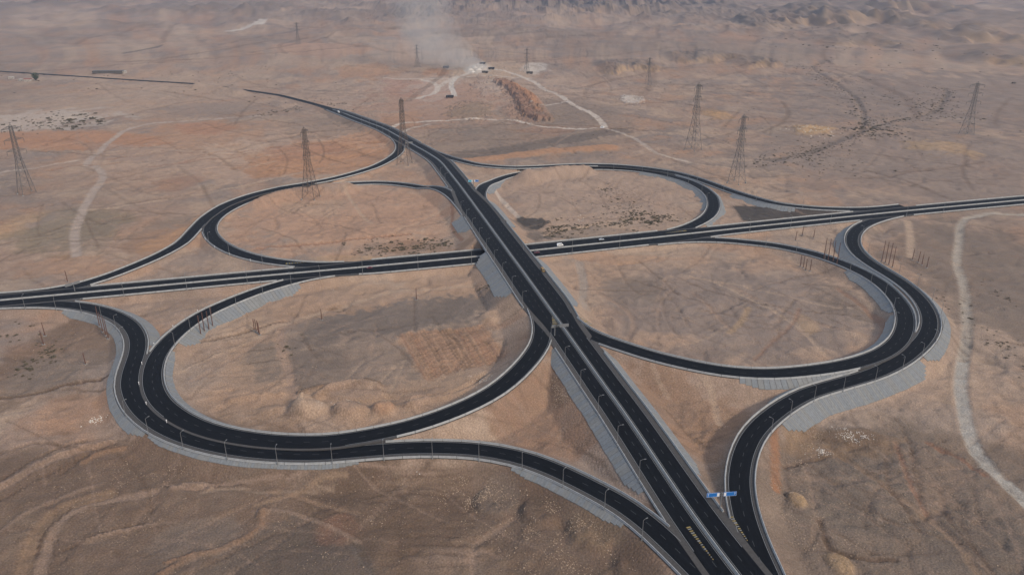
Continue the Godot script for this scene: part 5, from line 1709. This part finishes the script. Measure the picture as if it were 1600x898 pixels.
# ------------------------------------------------------------------ vehicles
func vehicle(kind: String, body: Material) -> Node3D:
	var o := Node3D.new()
	var prof: Array
	var w := 1.8
	var wheels: Array
	match kind:
		"van":
			prof = [[-2.6, 0.45], [-2.6, 1.1], [-2.3, 1.25], [-1.7, 2.15], [-1.4, 2.3], [2.5, 2.3], [2.65, 2.1], [2.65, 0.45]]
			w = 2.0
			wheels = [-1.65, 1.7]
		"car":
			prof = [[-2.2, 0.35], [-2.25, 0.75], [-1.2, 0.95], [-0.5, 1.42], [0.9, 1.45], [1.55, 1.0], [2.2, 0.95], [2.25, 0.4]]
			wheels = [-1.35, 1.35]
		"truck":
			prof = [[-4.6, 0.7], [-4.6, 2.6], [-4.3, 3.0], [-2.9, 3.0], [-2.8, 1.3], [-2.4, 1.3], [-2.4, 3.2], [4.4, 3.4], [4.6, 1.2], [3.6, 0.8]]
			w = 2.6
			wheels = [-3.5, 1.6, 3.0]
	var st := st_new()
	var poly := PackedVector2Array()
	for q in prof: poly.append(Vector2(q[0], q[1]))
	var ids := Geometry2D.triangulate_polygon(poly)
	for sd in [-1.0, 1.0]:
		for q in range(0, ids.size(), 3):
			var t: Array[Vector3] = []
			for e in 3:
				var pp := poly[ids[q + e]]
				t.append(Vector3(pp.x, pp.y, sd * w * 0.5 * (0.86 if pp.y > 1.2 and kind != "truck" else 1.0)))
			if sd > 0: tri(st, t[0], t[1], t[2])
			else: tri(st, t[2], t[1], t[0])
	for q in poly.size():
		var a := poly[q]
		var b := poly[(q + 1) % poly.size()]
		var fa := 0.86 if a.y > 1.2 and kind != "truck" else 1.0
		var fb := 0.86 if b.y > 1.2 and kind != "truck" else 1.0
		quad(st, Vector3(a.x, a.y, -w * 0.5 * fa), Vector3(a.x, a.y, w * 0.5 * fa), Vector3(b.x, b.y, w * 0.5 * fb), Vector3(b.x, b.y, -w * 0.5 * fb))
	part(st, "body", body, o)
	if kind != "truck":
		var hi := 2.12 if kind == "van" else 1.38
		var lo := 1.35 if kind == "van" else 1.0
		var x0 := -1.45 if kind == "van" else -0.55
		var x1 := 1.9 if kind == "van" else 1.0
		for sd in [-1.0, 1.0]:
			st = st_new()
			box(st, Vector3((x0 + x1) * 0.5, (hi + lo) * 0.5, sd * w * 0.46), Vector3(x1 - x0, hi - lo, 0.12))
			part(st, "side_window", M.glassy, o)
		st = st_new()
		var f0: Array = prof[2]
		var f1: Array = prof[3]
		var nn := Vector3(-0.03, 0.03, 0)
		quad(st, Vector3(f0[0], f0[1] + 0.05, -w * 0.41) + nn, Vector3(f0[0], f0[1] + 0.05, w * 0.41) + nn, Vector3(f1[0], f1[1] - 0.05, w * 0.38) + nn, Vector3(f1[0], f1[1] - 0.05, -w * 0.38) + nn)
		part(st, "windscreen", M.glassy, o)
	else:
		st = st_new()
		box(st, Vector3(-4.62, 2.2, 0), Vector3(0.08, 0.8, 2.2))
		part(st, "windscreen", M.glassy, o)
	for x in wheels:
		for sd in [-1.0, 1.0]:
			st = st_new()
			var r := 0.36 if kind != "truck" else 0.52
			tube(st, Vector3(x, r, sd * (w * 0.5 - 0.26)), Vector3(x, r, sd * (w * 0.5 + 0.02)), r, r, 12)
			part(st, "wheel", M.tyre, o)
	return o

func drive(kind: String, body: Material, road: String, at: Vector2, x: float, flip: bool, n: String, label: String, cat: String) -> void:
	var i: int = nearest(road, Vector3(at.x, 0, at.y))[0]
	var o := vehicle(kind, body)
	o.name = named(n)
	add_child(o)
	o.position = off(road, i, x, 0.01)
	var t: Vector3 = roads[road].t[i] * (1.0 if flip else -1.0)
	o.rotation.y = atan2(-t.z, t.x)
	tag(o, label, cat)

func build_vehicles() -> void:
	drive("van", M.car_white, "cross", Vector2(37.9, -613.5), 4.0 * CROSS_FAR, false, "minibus", "white minibus on the far carriageway just right of the bridge", "minibus")
	drive("car", M.car_silver, "cross", Vector2(77.5, -624.9), 7.6 * CROSS_FAR, false, "sedan_car", "silver car following the white minibus right of the bridge", "car")
	drive("car", M.car_maroon, "cross", Vector2(-112.8, -569.7), 3.6 * CROSS_FAR * -1.0, true, "sedan_car", "dark maroon car left of the bridge beside the median", "car")
	drive("car", M.car_maroon, "cross", Vector2(17, -600.3), 6.5 * CROSS_FAR * -1.0, true, "sedan_car", "dark red car just coming out from under the bridge", "car")
	drive("van", M.car_white, "main", Vector2(-258.3, -1215.4), -3.6, true, "minibus", "white minibus on the crest where the overpass road narrows", "minibus")
	drive("van", M.truck_yellow, "main", Vector2(26.9, -534.1), 14.6, true, "works_van", "yellow-brown works van on the right shoulder just before the bridge", "van")
	var spots := [Vector2(130.8, -1119.2), Vector2(-68.4, -1850.8), Vector2(-45.3, -1758.6), Vector2(-57.8, -1705.2), Vector2(-109.5, -1381.6), Vector2(38.5, -1705.2), Vector2(-149.5, -1803.6)]
	var mats := [M.car_white, M.car_dark, M.car_dark, M.shed, M.car_dark, M.shed, M.car_dark]
	var labs := ["white pickup at the bend of the dusty track", "dark haul truck topmost at the quarry", "dark haul truck rightmost by the quarry's white heaps", "grey haul truck lowest by the quarry's white heaps", "dark haul truck at the lower end of the pale quarry track", "grey haul truck below the quarry pylon", "dark haul truck at the foot of the dust cloud"]
	for q in spots.size():
		var o := vehicle("van" if q == 0 else "truck", mats[q])
		o.name = named("pickup" if q == 0 else "haul_truck")
		add_child(o)
		o.position = on_ground(spots[q], -0.02)
		o.rotation.y = rng.randf_range(-0.5, 0.5)
		if q: o.scale = Vector3.ONE * 1.5
		tag(o, labs[q], "pickup" if q == 0 else "truck", "" if q == 0 else "quarry trucks")

const CROSS_FAR := -1.0


# ------------------------------------------------------------------ far huts
func hut(at: Vector2, s: Vector3, turn: float, wall: Material, roof: Material, label: String) -> void:
	var o := thing("hut", label, "hut", on_ground(at, 0.3), turn, "far huts on the plain")
	var st := st_new()
	box(st, Vector3(0, s.y * 0.5, 0), s)
	part(st, "wall", wall, o)
	st = st_new()
	box(st, Vector3(0, s.y + 0.2, 0), Vector3(s.x + 0.8, 0.4, s.z + 0.8))
	part(st, "roof", roof, o)
	for q in 2:
		st = st_new()
		box(st, Vector3((q - 0.5) * s.x * 0.5, s.y * 0.5, s.z * 0.5 + 0.02), Vector3(1.2, 1.3, 0.1))
		part(st, "window", M.glassy, o)
	st = st_new()
	box(st, Vector3(0, 1.1, s.z * 0.5 + 0.03), Vector3(1.1, 2.2, 0.1))
	part(st, "door", M.shed, o)

func tree(at: Vector2, hgt: float, label: String) -> void:
	var o := thing("tree", label, "tree", on_ground(at, 0.2))
	var st := st_new()
	tube(st, Vector3.ZERO, Vector3(0.2, hgt * 0.5, 0), hgt * 0.045, hgt * 0.025, 7)
	for q in 5:
		var a := TAU * q / 5.0 + 0.4
		tube(st, Vector3(0.2, hgt * 0.42, 0), Vector3(cos(a) * hgt * 0.25, hgt * 0.75, sin(a) * hgt * 0.25), hgt * 0.02, hgt * 0.008, 5)
	part(st, "trunk", M.bark, o)
	st = st_new()
	for q in 900:
		var v := Vector3(rng.randfn(), rng.randfn(), rng.randfn()).normalized() * pow(rng.randf(), 0.4)
		var c := Vector3(v.x * hgt * 0.42, hgt * 0.62 + v.y * hgt * 0.4, v.z * hgt * 0.42) * (0.85 + 0.25 * sin(v.x * 5.0 + v.z * 4.0))
		leaf_face(st, c, hgt * 0.05)
	part(st, "crown", M.leaf, o)

func leaf_face(st: SurfaceTool, c: Vector3, r: float) -> void:
	var u := Vector3(rng.randfn(), rng.randfn(), rng.randfn()).normalized() * r
	var v := u.cross(Vector3(rng.randfn(), rng.randfn(), rng.randfn())).normalized() * r * 0.7
	quad(st, c - u, c + v, c + u, c - v)

func build_settlements() -> void:
	hut(Vector2(-973.3, -1587.1), Vector3(13, 5, 9), 0.2, M.plaster, M.roof_red, "hut with a red roof beside the lone far tree")
	hut(Vector2(-986.2, -1587.1), Vector3(10, 4.5, 8), -0.1, M.plaster, M.plaster, "pale hut left of the red-roofed hut")
	hut(Vector2(-1034.5, -1633.4), Vector3(10, 4, 8), 0.3, M.plaster, M.plaster, "pale hut set back near the left picture edge")
	hut(Vector2(-865.6, -1700.1), Vector3(62, 5, 14), 0.05, M.shed, M.shed, "long low dark shed beyond the far straight road")
	hut(Vector2(-842, -1705.2), Vector3(22, 5, 14), 0.05, M.plaster, M.plaster, "pale block at the right end of the long dark shed")
	tree(Vector2(-961.8, -1596.2), 16.0, "lone dark tree beside the red-roofed hut")


# ------------------------------------------------------------------ quarry: heaps and dust
const HEAP_WORD := ["leftmost", "rear middle", "front right", "rightmost rear", "front left"]
func build_quarry() -> void:
	var spots := [Vector2(-92.1, -1758.6), Vector2(-83.7, -1792.1), Vector2(-73.2, -1747.7), Vector2(-69.2, -1792.1), Vector2(-84.9, -1726.2)]
	for q in spots.size():
		var r := rng.randf_range(5.0, 9.0)
		var o := thing("gravel_heap", HEAP_WORD[q] + " white crushed stone heap at the foot of the dust cloud", "heap", on_ground(spots[q], 0.3), rng.randf_range(0, TAU), "white quarry heaps")
		var st := st_new()
		var rings := 5
		var seg := 14
		st.set_smooth_group(0)
		var grid := []
		for a in rings + 1:
			var row := []
			for b in seg:
				var f := float(a) / rings
				var jit := 1.0 + rng.randf_range(-0.14, 0.14)
				row.append(Vector3(cos(TAU * b / seg) * r * f * jit, (1.0 - f) * r * 0.62 * (1.0 if a else 0.95) - (0.6 if a == rings else 0.0), sin(TAU * b / seg) * r * f * jit))
			grid.append(row)
		for a in rings:
			for b in seg:
				var c := (b + 1) % seg
				quad(st, grid[a][b], grid[a][c], grid[a + 1][c], grid[a + 1][b])
		part(st, "stone_pile", M.rock_pale, o)
	# dust: a chain of thin clouds drifting up and to the left
	var f0 := on_ground(Vector2(-88.4, -1769.6))
	var puffs := [
		[Vector3(0, 10, 0), Vector3(50, 26, 60), 0.012],
		[Vector3(-30, 18, -10), Vector3(80, 42, 90), 0.008],
		[Vector3(-62, 36, -20), Vector3(105, 66, 110), 0.0052],
		[Vector3(-92, 66, -30), Vector3(115, 100, 120), 0.0036],
		[Vector3(-108, 104, -40), Vector3(110, 120, 125), 0.0030],
		[Vector3(-118, 150, -50), Vector3(125, 140, 140), 0.0022],
		[Vector3(-112, 200, -50), Vector3(150, 150, 150), 0.0016],
		[Vector3(-150, 40, -60), Vector3(150, 70, 200), 0.0016],
	]
	for q in puffs:
		var f := FogVolume.new()
		f.name = named("dust_cloud")
		f.shape = RenderingServer.FOG_VOLUME_SHAPE_ELLIPSOID
		f.size = q[1] * 1.2
		var fm := FogMaterial.new()
		fm.albedo = Color(0.93, 0.92, 0.91)
		fm.density = q[2] * 0.36
		f.material = fm
		add_child(f)
		f.position = f0 + q[0]
		tag(f, "pale dust drifting up from the quarry", "", "", "stuff")


# ------------------------------------------------------------------ scrub and loose stones
func scatter(n: String, label: String, mesh: Mesh, m: Material, spots: Array, seedv: int) -> void:
	rng.seed = seedv
	var clumps := fnl(1.0 / 16.0, 3, seedv)
	var xf: Array[Transform3D] = []
	var list: Array = []
	for s in spots:
		if s[0].size() == 4 and not s[0][0] is Array: list.append(s)
		elif s[0][0] is Array:
			# along a meandering line
			var f: Array = s[0][0]
			for q in f.size() / 2 - 1:
				var a := Vector2(f[2 * q], f[2 * q + 1])
				var e := Vector2(f[2 * q + 2], f[2 * q + 3])
				var wob := (e - a).orthogonal().normalized()
				for t in 9:
					var c := a.lerp(e, (t + 0.5) / 9.0) + wob * rng.randfn() * float(s[0][1])
					list.append([[c.x, c.y, float(s[0][1]) * 0.8 + a.distance_to(e) * 0.05, float(s[0][1]) * 0.9], maxf(1.0, s[1] / 9.0), s[2], -0.25])
	for s in list:
		var b: Array = s[0]
		for q in int(s[1]):
			var p := Vector2(b[0] + rng.randfn() * b[2] * 0.55, b[1] + rng.randfn() * b[3] * 0.55)
			if clumps.get_noise_2d(p.x, p.y) < float(s[3] if s.size() > 3 else 0.0) + rng.randf_range(-0.12, 0.12): continue
			var on_road := false
			for o in roads:
				if nearest(o, Vector3(p.x, 0, p.y))[1] < half_w(o, 0, 1) + 9.0: on_road = true
			if on_road: continue
			var p3 := on_ground(p)
			var sc := rng.randf_range(0.55, 1.25) * float(s[2])
			if rng.randf() < 0.1: sc *= 1.6
			xf.append(Transform3D(Basis(Vector3.UP, rng.randf() * TAU).scaled(Vector3(sc, sc * rng.randf_range(0.6, 1.0), sc)), p3))
	var mm := MultiMesh.new()
	mm.transform_format = MultiMesh.TRANSFORM_3D
	mm.mesh = mesh
	mm.instance_count = xf.size()
	for q in xf.size(): mm.set_instance_transform(q, xf[q])
	var mi := MultiMeshInstance3D.new()
	mi.name = named(n)
	mi.multimesh = mm
	mi.material_override = m
	tag(mi, label, "", "", "stuff")
	add_child(mi)

func build_scrub_and_rocks() -> void:
	var st := st_new()
	for q in 46:
		var a := rng.randf() * TAU
		var r := sqrt(rng.randf()) * 0.9
		leaf_face(st, Vector3(cos(a) * r, rng.randf_range(0.05, 0.75) * (1.0 - r * 0.5), sin(a) * r), 0.26)
	st.generate_normals()
	var bush := st.commit()
	st = st_new()
	var ico := SphereMesh.new()
	ico.radial_segments = 7
	ico.rings = 3
	ico.radius = 0.5
	ico.height = 0.7
	var arr := ico.get_mesh_arrays()
	var vv: PackedVector3Array = arr[Mesh.ARRAY_VERTEX]
	var moved := {}
	for q in arr[Mesh.ARRAY_INDEX]:
		var v := vv[q]
		var key := v.snapped(Vector3.ONE * 0.01)
		if not moved.has(key): moved[key] = v * rng.randf_range(0.7, 1.25)
		st.set_smooth_group(-1)
		st.add_vertex(moved[key])
	st.generate_normals()
	var stone := st.commit()
	scatter("desert_scrub", "dry brown scrub dotted over the wadi beds", bush, M.scrub, SCRUB, 31)
	scatter("loose_stones", "loose tan stones and rubble strewn over the ground", stone, M.rock, STONES, 32)
	scatter("pale_rubble", "whitish broken rubble in small heaps", stone, M.rock_pale, RUBBLE, 33)

const SCRUB := [
	[[44.5, -657.4, 15.8, 24.2], 260, 0.9], [[121.6, -692.1, 28.5, 23.6], 420, 1.0], [[99.9, -751.2, 35.5, 39.7], 130, 0.7], [[-92, -614.8, 37.9, 18.4], 260, 1.0], [[97.8, -788.7, 10.1, 14.9], 40, 0.8],
	[[-686.9, -1162.4, 79, 75.2], 300, 1.7], [[-651.2, -1164.3, 31.2, 40.3], 60, 2.8], [[526.3, -1105.8, 41.2, 57.2], 300, 1.5], [[689.7, -1282.8, 41.8, 119.9], 240, 1.3], [[662.8, -1707.8, 52, 435.4], 220, 1.3],
	[[364.2, -926.1, 54.2, 82.3], 300, 1.0], [[-324.4, -456.8, 12.6, 14.4], 40, 1.0], [[-288.7, -413.2, 13.6, 20.3], 70, 1.0], [[-21.2, -522.6, 16.5, 10.2], 30, 0.8], [[357.7, -501.9, 4.5, 50.2], 40, 0.8], [[311.5, -449, 14.2, 77.7], 120, 0.8],
	[[[494.2, -1091.7, 534.9, -1173.1, 557.3, -1260.6, 603.7, -1367.9, 619.2, -1493.6, 635.7, -1645.2, 690.7, -1803.6, 779.9, -1966.2], 8.0], 40, 1.5],
	[[[494.2, -1091.7, 552.7, -1163, 605.7, -1183.4, 656.3, -1226.4, 737.5, -1334.6, 791.6, -1417.1, 829.2, -1509.8], 9.0], 45, 1.5],
	[[[294.6, -894, 335.4, -926.1, 373.3, -967.5, 421.5, -1008.5, 481.4, -1061.2, 512.3, -1091.7], 14.0], 60, 1.3],
	[[[28.2, -643.4, 46.1, -659.3, 75.8, -668.5, 108.4, -672.2, 125.5, -687.5, 148.6, -699.3], 5.0], 70, 1.0],
	[[[103, -676, 123.2, -711.5, 117.5, -737.1, 108.6, -766.7], 5.0], 25, 0.8],
	[[[-84.6, -597.3, -70.2, -611.9, -61.1, -633.2], 6.0], 60, 0.9],
	[[[-127, -597.3, -96.5, -607.2, -74.4, -601], 5.0], 60, 0.9],
	[[[-400.5, -1215.4, -362.6, -1260.6, -320.5, -1302.8, -284.1, -1334.6], 6.0], 30, 1.4],
	[[[-297.3, -399, -292.2, -408.4, -288.1, -418.1, -293.9, -429.1, -299.7, -442.4], 3.0], 16, 0.9],
	[[[50.5, -414, 70.5, -403.6, 85.7, -392.9, 102.5, -384], 2.0], 26, 0.7],
	[[[-141.8, -420.6, -140.5, -433.5, -144.9, -456.5], 3.0], 8, 0.8],
	[[-363.2, -1309.1, 106.8, 93.7], 120, 1.4], [[107.2, -389.2, 37, 3.7], 50, 0.7], [[75, -408.5, 25, 8], 60, 0.6], [[-649.8, -1632.9, 389.9, 230.1], 150, 1.6], [[1018, -2343.3, 282.3, 698.1], 260, 2.4], [[490.9, -1317.3, 327.3, 327.9], 400, 1.0],
]
const STONES := [
	[[-17.6, -288.9, 11.7, 15.1], 900, 0.5], [[23.2, -264, 34.1, 27.8], 2600, 0.45], [[26.9, -376.1, 5.4, 24.4], 700, 0.5], [[142.2, -314.7, 4.7, 13.2], 300, 0.5], [[129.5, -268.9, 16.5, 32.6], 900, 0.5], [[150.1, -332.4, 13, 10.1], 500, 0.5],
	[[-61.3, -306.7, 18.4, 7.6], 700, 0.45], [[-154.3, -309.9, 30.9, 18], 400, 0.45], [[-185.4, -284.9, 42.8, 48.7], 900, 0.4], [[-77.1, -268.9, 60.6, 32.6], 900, 0.4], [[-56.6, -368.6, 42.4, 16.9], 900, 0.5], [[58.9, -477.5, 10.9, 25.8], 500, 0.55],
	[[183.3, -279.3, 42.3, 43.1], 1200, 0.4], [[-128.2, -375, 57, 41.4], 600, 0.45], [[152.8, -486.9, 100.4, 78.6], 900, 0.45], [[91.7, -361.4, 39.8, 39.1], 700, 0.45], [[114.4, -348.6, 13.5, 36.9], 300, 0.5], [[293.9, -458.3, 23.8, 136], 500, 0.5],
	[[-296.5, -476.2, 37.6, 118.1], 500, 0.5], [[-161.1, -686.4, 102.5, 92.2], 600, 0.7], [[81.7, -772.4, 107.8, 100.2], 400, 0.8], [[-165.7, -1001.2, 33.1, 113.4], 200, 0.8],
]
const RUBBLE := [
	[[-45.4, -301.5, 3, 2.5], 60, 0.6], [[-93.4, -362, 9.6, 3.9], 200, 0.5], [[-220.7, -349.6, 3.4, 5.3], 60, 0.7], [[-21.1, -385.6, 10.1, 7.3], 160, 0.5], [[175.1, -333.7, 8.2, 5.8], 240, 0.5], [[153.6, -319.6, 4.7, 2.7], 120, 0.5],
	[[61.5, -691.5, 4.5, 9.8], 40, 0.9], [[-77.7, -1754.4, 14.1, 49.2], 120, 1.6], [[43.7, -1748.7, 15.5, 43.4], 140, 1.6], [[424.6, -1087.9, 31.6, 26.7], 160, 1.6], [[209.3, -1355.1, 21, 33.4], 120, 1.8], [[-141, -278.2, 1.4, 2.2], 30, 0.7], [[-134.1, -534.1, 4.3, 5], 20, 0.6],
]
